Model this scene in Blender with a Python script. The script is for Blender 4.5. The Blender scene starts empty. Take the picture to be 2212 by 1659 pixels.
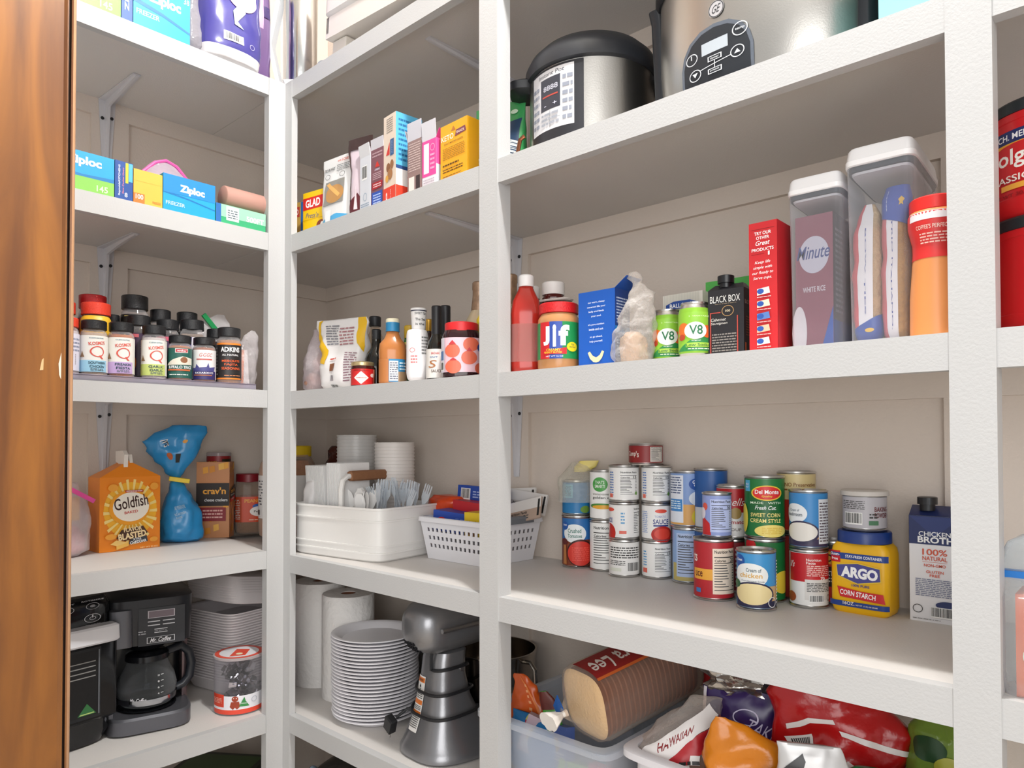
import bpy, bmesh, math, random
from mathutils import Vector, Matrix, noise
PI=math.pi; rad=math.radians
SC=bpy.context.scene; COL=SC.collection
random.seed(7)
# ---------------------------------------------------------------- camera, light, exposure
cam=bpy.data.cameras.new('camera'); camo=bpy.data.objects.new('camera',cam); COL.objects.link(camo)
cam.sensor_fit='HORIZONTAL'; cam.sensor_width=36; cam.lens=1537.7*36/2212
cam.shift_y=93.6/2212; cam.clip_start=.02
yaw,pit,rol=-0.73696,0.0186,0.00154
camo.matrix_world=Matrix.Translation((1.662,-0.960,0)) @ Matrix.Rotation(-yaw,4,'Z') @ Matrix.Rotation(PI/2+pit,4,'X') @ Matrix.Rotation(-rol,4,'Z')
SC.camera=camo
wd=bpy.data.worlds.new('world'); SC.world=wd; wd.use_nodes=True
wd.node_tree.nodes['Background'].inputs[0].default_value=(1,.995,.985,1)
wd.node_tree.nodes['Background'].inputs[1].default_value=.68
pl=bpy.data.lights.new('ceiling_lamp_light','POINT'); pl.energy=116; pl.color=(1,.995,.985); pl.shadow_soft_size=.05
plo=bpy.data.objects.new('ceiling_lamp_light',pl); plo.location=(1.28,-.275,1.75); COL.objects.link(plo)
al=bpy.data.lights.new('rear_fill_light','AREA'); al.energy=34; al.shape='RECTANGLE'; al.size=1.5; al.size_y=1.7; al.color=(1,.995,.985)  # added soft fill behind the camera, brightens the shelf interiors
alo=bpy.data.objects.new('rear_fill_light',al); alo.location=(2.45,-1.95,.25); COL.objects.link(alo)
alo.rotation_euler=(Vector((.55,.1,-.1))-Vector((2.45,-1.95,.25))).to_track_quat('-Z','Y').to_euler()
SC.view_settings.view_transform='Standard'; SC.view_settings.look='None'
SC.view_settings.exposure=0.0; SC.view_settings.gamma=1.0; SC.view_settings.use_curve_mapping=False
SC.cycles.max_bounces=8; SC.cycles.transparent_max_bounces=24; SC.cycles.caustics_reflective=False; SC.cycles.caustics_refractive=False
# ---------------------------------------------------------------- materials
def lin(h):
    h=h.lstrip('#')
    if len(h)==3: h=''.join(c*2 for c in h)
    o=[]
    for i in (0,2,4):
        c=int(h[i:i+2],16)/255; o.append(c/12.92 if c<=.04045 else ((c+.055)/1.055)**2.4)
    return (*o,1)
MC={}
def M(h,r=.5,m=0,bump=0,bs=60,var=0,sp=.5):
    k=(h,r,m,bump,bs,var,sp)
    if k in MC: return MC[k]
    a=bpy.data.materials.new('mat_'+h.strip('#')); a.use_nodes=True; nt=a.node_tree; b=nt.nodes['Principled BSDF']
    b.inputs['Base Color'].default_value=lin(h); b.inputs['Roughness'].default_value=r; b.inputs['Metallic'].default_value=m
    b.inputs['Specular IOR Level'].default_value=sp
    if bump or var:
        tc=nt.nodes.new('ShaderNodeTexCoord'); n=nt.nodes.new('ShaderNodeTexNoise'); n.inputs['Scale'].default_value=bs; n.inputs['Detail'].default_value=4
        nt.links.new(tc.outputs['Object'],n.inputs['Vector'])
    if bump:
        bp=nt.nodes.new('ShaderNodeBump'); bp.inputs['Strength'].default_value=bump; bp.inputs['Distance'].default_value=.004
        nt.links.new(n.outputs['Fac'],bp.inputs['Height']); nt.links.new(bp.outputs['Normal'],b.inputs['Normal'])
    if var:
        mx=nt.nodes.new('ShaderNodeMix'); mx.data_type='RGBA'; mx.inputs[6].default_value=lin(h)
        c=lin(h); mx.inputs[7].default_value=tuple(q*(1-var) for q in c[:3])+(1,)
        nt.links.new(n.outputs['Fac'],mx.inputs[0]); nt.links.new(mx.outputs[2],b.inputs['Base Color'])
    MC[k]=a; return a
def CLR(h='#ffffff',opac=.12,r=.08,bump=0,bs=40):
    """thin clear plastic: mostly see-through, with a glossy skin"""
    k=('clr',h,opac,r,bump,bs)
    if k in MC: return MC[k]
    a=bpy.data.materials.new('clear_plastic'); a.use_nodes=True; nt=a.node_tree; nt.nodes.remove(nt.nodes['Principled BSDF'])
    out=nt.nodes['Material Output']; t=nt.nodes.new('ShaderNodeBsdfTransparent'); t.inputs[0].default_value=lin(h)
    g=nt.nodes.new('ShaderNodeBsdfPrincipled'); g.inputs['Base Color'].default_value=lin(h); g.inputs['Roughness'].default_value=r
    lw=nt.nodes.new('ShaderNodeLayerWeight'); lw.inputs[0].default_value=.25
    mp=nt.nodes.new('ShaderNodeMapRange'); mp.inputs[3].default_value=opac; mp.inputs[4].default_value=min(1,opac+.55)
    mx=nt.nodes.new('ShaderNodeMixShader'); L=nt.links.new
    L(lw.outputs['Facing'],mp.inputs[0]); L(mp.outputs[0],mx.inputs[0]); L(t.outputs[0],mx.inputs[1]); L(g.outputs[0],mx.inputs[2]); L(mx.outputs[0],out.inputs[0])
    if bump:
        n=nt.nodes.new('ShaderNodeTexNoise'); n.inputs['Scale'].default_value=bs; tc=nt.nodes.new('ShaderNodeTexCoord'); L(tc.outputs['Object'],n.inputs['Vector'])
        bp=nt.nodes.new('ShaderNodeBump'); bp.inputs['Strength'].default_value=bump; bp.inputs['Distance'].default_value=.01
        L(n.outputs['Fac'],bp.inputs['Height']); L(bp.outputs[0],g.inputs['Normal']); L(bp.outputs[0],lw.inputs['Normal'])
    MC[k]=a; return a
def WOOD():
    a=bpy.data.materials.new('stained_wood'); a.use_nodes=True; nt=a.node_tree; b=nt.nodes['Principled BSDF']; L=nt.links.new
    tc=nt.nodes.new('ShaderNodeTexCoord'); mp=nt.nodes.new('ShaderNodeMapping'); mp.inputs['Scale'].default_value=(9,9,1.2)
    n=nt.nodes.new('ShaderNodeTexNoise'); n.inputs['Scale'].default_value=2.2; n.inputs['Detail'].default_value=5; n.inputs['Distortion'].default_value=.6
    r=nt.nodes.new('ShaderNodeValToRGB'); r.color_ramp.elements[0].color=lin('#6a4022'); r.color_ramp.elements[1].color=lin('#9c642c'); r.color_ramp.elements[0].position=.33; r.color_ramp.elements[1].position=.68
    n2=nt.nodes.new('ShaderNodeTexNoise'); n2.inputs['Scale'].default_value=.5; mp2=nt.nodes.new('ShaderNodeMapping'); mp2.inputs['Scale'].default_value=(2,2,.25)
    mx=nt.nodes.new('ShaderNodeMix'); mx.data_type='RGBA'; mx.blend_type='MULTIPLY'; mx.inputs[0].default_value=.35
    L(tc.outputs['Object'],mp.inputs[0]); L(mp.outputs[0],n.inputs['Vector']); L(n.outputs['Fac'],r.inputs[0]); L(tc.outputs['Object'],mp2.inputs[0]); L(mp2.outputs[0],n2.inputs['Vector'])
    L(r.outputs[0],mx.inputs[6]); L(n2.outputs['Fac'],mx.inputs[7]); L(mx.outputs[2],b.inputs['Base Color']); b.inputs['Roughness'].default_value=.33
    return a
WHITE=M('#c0c0c0',.45,0,.10,300); WALL=M('#dcd0c5',.75,0,.2,170); STEEL=M('#c9c7c4',.28,1); TINM=M('#c4c2be',.3,1); BLACK=M('#15161a',.3); BLK2=M('#1d1e22',.5)  # WHITE is darkened to tone down brightly lit front edges and posts
BRUSH=M('#bcb9b4',.33,1,.05,400)
# ---------------------------------------------------------------- mesh building
class MB:
    def __init__(s): s.v=[]; s.f=[]; s.mi=[]; s.m=[]
    def mat(s,m):
        if m not in s.m: s.m.append(m)
        return s.m.index(m)
    def add(s,vs,fs,m):
        o=len(s.v); s.v+= [tuple(v) for v in vs]; k=s.mat(m)
        for f in fs: s.f.append([i+o for i in f]); s.mi.append(k)
        return s
    def box(s,x0,y0,z0,x1,y1,z1,m,b=0):
        if b:
            return s.loft([(z0,x1-x0-2*b,y1-y0-2*b,(x0+x1)/2,(y0+y1)/2),(z0+b,x1-x0,y1-y0,(x0+x1)/2,(y0+y1)/2),(z1-b,x1-x0,y1-y0,(x0+x1)/2,(y0+y1)/2),(z1,x1-x0-2*b,y1-y0-2*b,(x0+x1)/2,(y0+y1)/2)],m,n=24,k=40)
        vs=[(x,y,z) for z in (z0,z1) for x,y in ((x0,y0),(x1,y0),(x1,y1),(x0,y1))]
        return s.add(vs,[(0,3,2,1),(4,5,6,7),(0,1,5,4),(1,2,6,5),(2,3,7,6),(3,0,4,7)],m)
    def prism(s,pts,f,m):
        """pts 2D polygon; f(x,y,k) -> 3D for k=0/1"""
        n=len(pts); vs=[f(x,y,0) for x,y in pts]+[f(x,y,1) for x,y in pts]
        fs=[list(range(n))[::-1],[n+i for i in range(n)]]+[(i,(i+1)%n,n+(i+1)%n,n+i) for i in range(n)]
        return s.add(vs,fs,m)
    def lathe(s,pr,m,k=36,c=(0,0),cap=True,sc=(1,1)):
        vs=[];fs=[]
        for z,r in pr:
            for i in range(k):
                a=2*PI*i/k; vs.append((c[0]+r*math.cos(a)*sc[0],c[1]+r*math.sin(a)*sc[1],z))
        for j in range(len(pr)-1):
            for i in range(k): fs.append((j*k+i,j*k+(i+1)%k,(j+1)*k+(i+1)%k,(j+1)*k+i))
        if cap: fs.append(list(range(k))[::-1]); fs.append([(len(pr)-1)*k+i for i in range(k)])
        return s.add(vs,fs,m)
    def loft(s,secs,m,n=2,k=48,amp=0,scl=20,seed=0,cap=True,sub=1,col=None):
        S=Loft(secs,n,amp,scl,seed); z0,z1=0,len(secs)-1; rows=[]
        for j in range(z1):
            for q in range(sub): rows.append(j+q/sub)
        rows.append(z1); vs=[];fs=[];mm=[]
        for t in rows:
            for i in range(k): vs.append(S.p(2*PI*i/k,t))
        for j in range(len(rows)-1):
            for i in range(k): fs.append((j*k+i,j*k+(i+1)%k,(j+1)*k+(i+1)%k,(j+1)*k+i))
        if cap: fs.append(list(range(k))[::-1]); fs.append([(len(rows)-1)*k+i for i in range(k)])
        if col is None: s.add(vs,fs,m)
        else:
            o=len(s.v); s.v+=vs
            for f in fs:
                c=[sum(vs[i][q] for i in f)/len(f) for q in range(3)]
                s.f.append([i+o for i in f]); s.mi.append(s.mat(col(*c)))
        return s
    def tube(s,pts,r,m,k=8,closed=False):
        P=[Vector(p) for p in pts]; n=len(P); vs=[];fs=[]; up=None
        for i,p in enumerate(P):
            t=((P[(i+1)%n] if closed or i<n-1 else P[i])-(P[i-1] if closed or i>0 else P[i])).normalized()
            if up is None: up=Vector((0,0,1)) if abs(t.z)<.9 else Vector((1,0,0))
            x=t.cross(up).normalized(); up=x.cross(t).normalized(); rr=r(i/(n-1)) if callable(r) else r
            for j in range(k):
                a=2*PI*j/k; vs.append(p+x*rr*math.cos(a)+up*rr*math.sin(a))
        for i in range(n if closed else n-1):
            for j in range(k): fs.append((i*k+j,i*k+(j+1)%k,((i+1)%n)*k+(j+1)%k,((i+1)%n)*k+j))
        if not closed: fs+= [list(range(k))[::-1],[(n-1)*k+j for j in range(k)]]
        return s.add(vs,fs,m)
    def build(s,name,parent=None,loc=None,rz=0,smooth=True,ang=.6,rot=None):
        me=bpy.data.meshes.new(name); me.from_pydata(s.v,[],s.f); 
        for m in s.m: me.materials.append(m)
        me.polygons.foreach_set('material_index',s.mi)
        bm=bmesh.new(); bm.from_mesh(me); bmesh.ops.recalc_face_normals(bm,faces=[f for f in bm.faces if len(f.verts)>2])
        for e in bm.edges:
            if len(e.link_faces)==2 and e.calc_face_angle(0)>ang: e.smooth=False
        for f in bm.faces: f.smooth=smooth
        bm.to_mesh(me); bm.free()
        o=bpy.data.objects.new(name,me); COL.objects.link(o)
        if parent: o.parent=parent
        if loc: o.location=loc
        if rz: o.rotation_euler=(0,0,rz)
        if rot: o.rotation_euler=rot
        return o
class Loft:
    """cross-sections (z,width,depth,ox,oy); n = superellipse power; optional crumple noise"""
    def __init__(s,secs,n=2,amp=0,scl=20,seed=0): s.s=[tuple(q)+(0,)*(5-len(q)) for q in secs]; s.n=n; s.amp=amp; s.scl=scl; s.seed=seed
    def sec(s,t):
        i=max(0,min(int(t),len(s.s)-2)); f=t-i; return [a+(b-a)*f for a,b in zip(s.s[i],s.s[i+1])]
    def p(s,a,t,o=0):
        z,w,d,ox,oy=s.sec(t); c,q=math.cos(a),math.sin(a); e=2/s.n
        x=math.copysign(abs(c)**e,c)*(w/2+o); y=math.copysign(abs(q)**e,q)*(d/2+o)
        if s.amp:
            v=Vector((x+ox+s.seed*3.1,y+oy,z))*s.scl; g=(1-2*abs(noise.noise(v)))*.6+noise.noise(v*2.3)*.5
            L=math.hypot(x,y) or 1; k=1+s.amp*(g-.3)/max(L,.012); x*=k; y*=k; z+=s.amp*.4*noise.noise(v+Vector((9,9,9)))
        return (x+ox,y+oy,z)
    def px(s,x,t,o=0,lim=.985):
        """front point at sideways position x"""
        w=s.sec(t)[1]/2+1e-9; q=max(-lim,min(lim,x/w)); c=math.copysign(abs(q)**(s.n/2),q)
        return s.p(-math.acos(c),t,o)
    def tz(s,z):
        for i in range(len(s.s)-1):
            a,b=s.s[i][0],s.s[i+1][0]
            if a<=z<=b and b>a: return i+(z-a)/(b-a)
        return 0 if z<s.s[0][0] else len(s.s)-1
# ---------------------------------------------------------------- printing on surfaces
TXT={}
def glyphs(s,bold):
    k=(s,bold)
    if k in TXT: return TXT[k]
    c=bpy.data.curves.new('t','FONT'); c.body=s; c.size=1; c.offset=bold; c.resolution_u=3
    o=bpy.data.objects.new('t',c); COL.objects.link(o); me=bpy.data.meshes.new_from_object(o.evaluated_get(bpy.context.evaluated_depsgraph_get()))
    vs=[(v.co.x,v.co.y) for v in me.vertices]; fs=[list(p.vertices) for p in me.polygons]
    bpy.data.objects.remove(o); bpy.data.curves.remove(c); bpy.data.meshes.remove(me)
    if vs:
        x0=min(v[0] for v in vs); x1=max(v[0] for v in vs); y0=min(v[1] for v in vs); y1=max(v[1] for v in vs)
        vs=[((x-x0)/(x1-x0 or 1)-.5,(y-y0)/(y1-y0 or 1)-.5) for x,y in vs]
    TXT[k]=(vs,fs); return TXT[k]
def PM(c): return c if not isinstance(c,str) else M(c,.42)
def art(mb,arts,W,H,f,cuts=None):
    """draw flat prints (fractions of a W x H field) and lay them on the surface f(x,y,lift)"""
    vs=[];fs=[];ms=[]
    def put(v2,ff,c,l):
        o=len(vs); vs.extend([(x,y,l) for x,y in v2]); fs.extend([[i+o for i in q] for q in ff]); ms.extend([c]*len(ff))
    def rect(x0,y0,x1,y1,c,l): put([(x0*W,y0*H),(x1*W,y0*H),(x1*W,y1*H),(x0*W,y1*H)],[(0,1,2,3)],c,l)
    def text(s,cx,cy,w,h,c,l,rot=0,bold=.015,sh=0):
        g,ff=glyphs(s,bold); R=rad(rot); ww,hh=w*W,h*H
        if abs(rot)==90: ww,hh=h*H,w*W
        put([(cx*W+(x*ww+sh*y*hh)*math.cos(R)-y*hh*math.sin(R),cy*H+(x*ww+sh*y*hh)*math.sin(R)+y*hh*math.cos(R)) for x,y in g],ff,c,l)
    for l,a in enumerate(arts):
        k=a[0]; L=(l+1)*.00012+.0002
        if k=='r': rect(*a[1:6],L)
        elif k=='e':
            n=28; put([(a[1]*W+a[3]*W*math.cos(2*PI*i/n),a[2]*H+a[4]*H*math.sin(2*PI*i/n)) for i in range(n)],[list(range(n))],a[5],L)
        elif k=='o':   # ring
            n=28; w=a[6] if len(a)>6 else .15; q=[]
            for s_ in (1,1-w): q+=[(a[1]*W+s_*a[3]*W*math.cos(2*PI*i/n),a[2]*H+s_*a[4]*H*math.sin(2*PI*i/n)) for i in range(n)]
            put(q,[(i,(i+1)%n,n+(i+1)%n,n+i) for i in range(n)],a[5],L)
        elif k=='p': put([(x*W,y*H) for x,y in a[1]],[list(range(len(a[1])))],a[2],L)
        elif k=='t': text(a[1],a[2],a[3],a[4],a[5],a[6],L,*a[7:])
        elif k=='l':   # small print
            x0,y0,x1,y1,n,c=a[1:7]; st=(y1-y0)/n; rr=random.Random(n*7+int(x0*99))
            for i in range(n):
                y=y0+st*i; x=x0
                while x<x1-.01:
                    w=min(rr.uniform(.03,.13)*(1 if W<.2 else .6),x1-x); rect(x,y+st*.25,x+w,y+st*.72,c,L); x+=w+.018
        elif k=='b':
            x0,y0,x1,y1=a[1:5]; rect(x0,y0,x1,y1,'#f4f4f2',L); rr=random.Random(3); x=x0+.01; dx=(x1-x0)/46
            while x<x1-.012:
                w=dx*rr.choice((.6,1,1.6)); rect(x,y0+.12*(y1-y0),x+w,y1-.06*(y1-y0),'#1a1a1a',L+.0001); x+=w+dx*rr.choice((.6,1,1.3))
        elif k=='nf':  # nutrition panel
            x0,y0,x1,y1=a[1:5]; bg=a[6] if len(a)>6 else '#eeeeec'; w,h=x1-x0,y1-y0; rect(x0,y0,x1,y1,bg,L)
            X=lambda q:x0+q*w
            Y=lambda q:y0+q*h
            text('Nutrition Facts',X(.5),Y(.93),.86*w,.07*h,'#1c1c1c',L+.0001,0,.02)
            rect(X(.06),Y(.80),X(.94),Y(.82),'#1c1c1c',L+.0001); text('Calories',X(.3),Y(.735),.44*w,.06*h,'#1c1c1c',L+.0001,0,.02); text(a[5],X(.82),Y(.745),.2*w,.09*h,'#1c1c1c',L+.0001,0,.02)
            rect(X(.06),Y(.675),X(.94),Y(.69),'#1c1c1c',L+.0001); rr=random.Random(5)
            for i in range(9):
                yy=.62-i*.058; rect(X(.06),Y(yy),X(.06+rr.uniform(.3,.6)),Y(yy+.02),'#4a4a4a',L+.0001); rect(X(.84),Y(yy),X(.94),Y(yy+.02),'#4a4a4a',L+.0001)
            rect(X(.06),Y(.08),X(.94),Y(.095),'#1c1c1c',L+.0001)
    if not fs: return mb
    bm=bmesh.new(); bv=[bm.verts.new(v) for v in vs]; cm=[]
    for q,c in zip(fs,ms):
        c=PM(c)
        if c not in cm: cm.append(c)
        try: F=bm.faces.new([bv[i] for i in q]); F.material_index=cm.index(c)
        except ValueError: pass
    if cuts:
        for ax,N,S in ((0,cuts[0],W),(1,cuts[1],H)):
            for i in range(1,N):
                co=[0,0,0]; no=[0,0,0]; co[ax]=S*i/N; no[ax]=1
                bmesh.ops.bisect_plane(bm,geom=bm.verts[:]+bm.edges[:]+bm.faces[:],plane_co=co,plane_no=no,dist=1e-7)
    bm.verts.ensure_lookup_table(); bm.verts.index_update(); o=len(mb.v)
    mb.v+=[tuple(f(v.co.x,v.co.y,v.co.z)) for v in bm.verts]
    for F in bm.faces: mb.f.append([o+v.index for v in F.verts]); mb.mi.append(mb.mat(cm[F.material_index]))
    bm.free(); return mb
# ---------------------------------------------------------------- things
def tag(o,label,cat,group=None):
    o['label']=label; o['category']=cat
    if group: o['group']=group
    return o
def thing(name,label,cat,loc,rz=0,group=None,rot=None):
    o=bpy.data.objects.new(name,None); o.empty_display_size=.05; COL.objects.link(o); o.location=loc; o.rotation_euler=rot if rot else (0,0,rz)
    return tag(o,label,cat,group)
def struct(o): o['kind']='structure'; return o
def dup(root,loc=None,rot=None,label=None):
    r=root.copy(); COL.objects.link(r)
    if loc is not None: r.location=loc
    if rot is not None: r.rotation_euler=rot
    if label: r['label']=label
    for ch in list(root.children):
        c=ch.copy(); COL.objects.link(c); c.parent=r
        for g in ch.children: d=g.copy(); COL.objects.link(d); d.parent=c
    return r
CAMP=(1.662,-.96)
def face(p,off=0): return math.atan2(CAMP[1]-p[1],CAMP[0]-p[0])+PI/2+rad(off)
def cylf(R,W,z0,a0=0): return lambda x,y,o:((R+o)*math.sin((x-W/2)/R+a0),-(R+o)*math.cos((x-W/2)/R+a0),z0+y)
def can(name,c,off,base,arts,label,group=None,tab=False,top='#c9c7c4',span=2.6,cat='can',nb=0):
    (x,y,z),r,h=c; t=thing(name,label,cat,(x,y,z),face((x,y),off),group); R=r-.0016
    pr=[(0,R-.003),(.0005,R+.0005),(.003,R+.0012),(.0045,R-.0008)]
    pr+=[(.006,R-.001),(h-.006,R-.001),(h-.0045,R-.0008),(h-.003,R+.0012),(h-.0003,R+.0006),(h-.0002,R-.002),(h-.004,R-.0035),(h-.0042,R*.7),(h-.0034,R*.66),(h-.0038,.001)]
    mb=MB().lathe(pr,M(top,.3,1)); mb.build('tin_body',t)
    lb=MB().lathe([(.0052,R-.0004),(.0056,R),(h-.0056,R),(h-.0052,R-.0004)],PM(base),48,cap=False)
    W=R*span; art(lb,arts,W,h-.012,cylf(R,W,.006),(16,1)); lb.build('label',t)
    if tab:
        tb=MB().tube([(.012*math.cos(a)*.7,-.006+.012*math.sin(a),h-.0022) for a in [i*PI/8 for i in range(16)]],.0012,TINM,6,True); tb.box(-.004,-.004,h-.0036,.004,.012,h-.0020,TINM); tb.build('pull_tab',t)
    return t
def carton(name,loc,w,d,h,rz,base,label,cat='box',front=(),right=(),left=(),top=(),back=(),group=None,flaps=None,rot=None,rough=.42,b=.0008):
    """closed carton: front centre at local origin, depth towards +y"""
    base=PM(base); mb=MB(); mb.box(-w/2,0,0,w/2,d,h,base)
    art(mb,front,w,h,lambda x,y,o:(x-w/2,-o,y)); art(mb,right,d,h,lambda x,y,o:(w/2+o,x,y)); art(mb,left,d,h,lambda x,y,o:(-w/2-o,d-x,y)); art(mb,top,w,d,lambda x,y,o:(x-w/2,y,h+o))
    o=mb.build(name,None,loc,rz,rot=rot); tag(o,label,cat,group)
    if flaps:
        for (side,ln,an,c) in flaps:   # standing flaps of an opened top
            m2=MB(); a=rad(an); t=.0012; u,v=ln*math.cos(a),ln*math.sin(a); c=PM(c)
            P={'b':[(-w/2,d),(w/2,d),(0,1)],'f':[(-w/2,0),(w/2,0),(0,-1)],'r':[(w/2,0),(w/2,d),(1,0)],'l':[(-w/2,0),(-w/2,d),(-1,0)]}[side]
            dx,dy=P[2]; q=[(P[0][0],P[0][1],h-.0002),(P[1][0],P[1][1],h-.0002),(P[1][0]+dx*u,P[1][1]+dy*u,h+v),(P[0][0]+dx*u,P[0][1]+dy*u,h+v)]
            m2.add(q+[(a_-dx*t,b_-dy*t,c_) for a_,b_,c_ in q],[(0,1,2,3),(7,6,5,4),(0,4,5,1),(1,5,6,2),(2,6,7,3),(3,7,4,0)],c); m2.build('flap',o)
    return o
def bottle(name,c,prof,mat,label,cat='bottle',cap=None,capmat=None,band=None,off=0,n=2,aspect=1,lc=None,group=None,nk=36,fill=None,cap_ridge=False):
    """prof [(z fraction, radius fraction)], cap (z0,z1,r) fractions, band (z0,z1,base,arts)"""
    (x,y,z),r,h=c; t=thing(name,label,cat,(x,y,z),face((x,y),off),group)
    body=MB().loft([(zz*h,2*rr*r,2*rr*r*aspect) for zz,rr in prof],PM(mat),n=n,k=nk); body.build('bottle_body' if cat=='bottle' else 'jar_body',t)
    if fill:
        fm,f0,f1=fill; ins=[(zz,rr) for zz,rr in prof if f0<=zz<=f1]
        def rat(q):
            for (a,ra),(b_,rb) in zip(prof,prof[1:]):
                if a<=q<=b_ and b_>a: return ra+(rb-ra)*(q-a)/(b_-a)
            return prof[-1][1]
        ins=[(f0,rat(f0))]+[p_ for p_ in ins if f0<p_[0]<f1]+[(f1,rat(f1))]
        MB().loft([(zz*h,2*rr*r-.004,2*rr*r*aspect-.004) for zz,rr in ins],PM(fm),n=n,k=nk).build('contents',t)
    if cap:
        z0,z1,rr=cap[:3]; R=rr*r; cm=PM(capmat); q=MB().lathe([(z0*h,R*.97),(z0*h+.001,R),(z1*h-.002,R),(z1*h-.0005,R-.0015),(z1*h,R*.9)],cm,44)
        q.build('cap',t)
    if band:
        z0,z1,base,arts=band[:4]; span=band[4] if len(band)>4 else 2.6
        S=Loft([(zz*h,2*rr*r+.0008,2*rr*r*aspect+.0008) for zz,rr in prof],n); rr=None
        H=(z1-z0)*h; ta,tb=S.tz(z0*h),S.tz(z1*h); cuts=sorted({ta,tb}|{i for i in range(len(prof)) if ta<i<tb})
        lb=MB(); k=48; vs=[S.p(2*PI*i/k,tt,0) for tt in cuts for i in range(k)]
        lb.add(vs,[(j*k+i,j*k+(i+1)%k,(j+1)*k+(i+1)%k,(j+1)*k+i) for j in range(len(cuts)-1) for i in range(k)],PM(base))
        W=r*span; art(lb,arts,W,H,(lambda xx,yy,o:S.px(xx-W/2,S.tz(z0*h+yy),o)) if n>2.5 else (lambda xx,yy,o:S.p(-PI/2+(xx-W/2)/r,S.tz(z0*h+yy),o)),(16,max(1,3*(len(cuts)>2)))); lb.build('label',t)
    return t
def bag(name,loc,secs,mat,label,cat='bag',rz=0,n=2.4,amp=.006,scl=22,seed=1,arts=(),A=None,rot=None,group=None,col=None,k=56,sub=5,nw=1.9,parent=None,cap=True):
    """soft bag; arts laid over its front"""
    mb=MB().loft(secs,PM(mat) if mat else None,n=n,k=k,amp=amp,scl=scl,seed=seed,sub=sub,col=col,cap=cap)
    if arts:
        S=Loft(secs,n,amp,scl,seed); W=max(q[1] for q in secs); H=secs[-1][0]-secs[0][0]; z0=secs[0][0]
        def f(x,y,o):
            t=S.tz(z0+y); return S.px((x/W-.5)*S.sec(t)[1]*nw/1.9,t,.0008+o*2)
        art(mb,arts,W,H,f,(26,26))
    o=mb.build(name,parent,loc,rz,rot=rot,ang=1.2)
    if not parent: tag(o,label,cat,group)
    return o
# ---------------------------------------------------------------- the room
ZR={1:.924,2:.526,3:.126,4:-.289,5:-.690,6:-1.08}; ZL={1:.924,2:.527,3:.128,4:-.2765,5:-.686,6:-1.08}
DR,DL=.404,.425; XE=2.75; YE=-1.7; FL=-1.25; CE=1.82
def sbox(name,a,m): return struct(MB().box(*a,m).build(name))
sbox('wall_back',(-DL-.1,DR,FL,XE,DR+.1,CE),WALL)
sbox('wall_left',(-DL-.1,YE,FL,-DL,DR,CE),WALL)
sbox('wall_right',(XE,-.4,FL,XE+.1,DR+.1,CE),WALL)
sbox('floor',(-DL-.1,-3.2,FL-.05,XE+.1,DR+.1,FL),M('#cdc3b6',.6,0,.1,30,.15))
sbox('ceiling',(-DL-.1,YE,CE,XE+.1,DR+.1,CE+.05),M('#e9e5de',.8,0,.3,120))
# stained wooden door casing at the left, close to the lens
ux,uy=((0.36, -0.6831, 0.0844)[0],(0.36, -0.6831, 0.0844)[1]); vx,vy=((0.36, -0.5847, 0.0902)[0],(0.36, -0.5847, 0.0902)[1])
wd_=WOOD()
def casing():
    # profile along the wall line (s) and towards the room (t)
    y0,y1=uy-.10,(0.36, -0.5985, 0.0894)[1]; ye=(0.36, -0.584, 0.0903)[1]; x=.36
    prof=[(x-.035,y0),(x,y0),(x,y1-.004),(x+.004,y1),(x+.004,y1+.002),(x-.004,y1+.0025),(x-.004,y1+.006),(x+.002,y1+.0065),(x+.003,y1+.009),(x+.001,ye-.002),(x-.002,ye),(x-.035,ye)]
    mb=MB(); n=len(prof); z0,z1=FL,CE-.3
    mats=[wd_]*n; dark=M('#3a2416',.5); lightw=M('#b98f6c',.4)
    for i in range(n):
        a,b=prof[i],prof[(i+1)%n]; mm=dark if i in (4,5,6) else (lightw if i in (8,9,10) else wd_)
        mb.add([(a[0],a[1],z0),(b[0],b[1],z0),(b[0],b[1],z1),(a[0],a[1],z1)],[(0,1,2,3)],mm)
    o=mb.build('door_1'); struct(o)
    ch=MB()   # chipped paint / bare wood nicks on the edge
    cx,cy,cz=(0.3605, -0.601, 0.1242); w=.0035
    ch.add([(.3606,cy-w,cz-.018),(.3606,cy+.001,cz-.03),(.3607,cy+.0018,cz+.01),(.3607,cy,cz+.022),(.3606,cy-w*1.3,cz)],[(0,1,2,3,4)],M('#e3d8c4',.6))
    cx,cy,cz=(0.3605, -0.6285, 0.1205)
    ch.add([(.3606,cy-.003,cz-.009),(.3606,cy+.002,cz-.008),(.3606,cy+.0025,cz+.011),(.3606,cy,cz+.008)],[(0,1,2,3)],M('#c9ab7c',.6))
    ch.build('chipped_paint',o)
casing()
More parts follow.
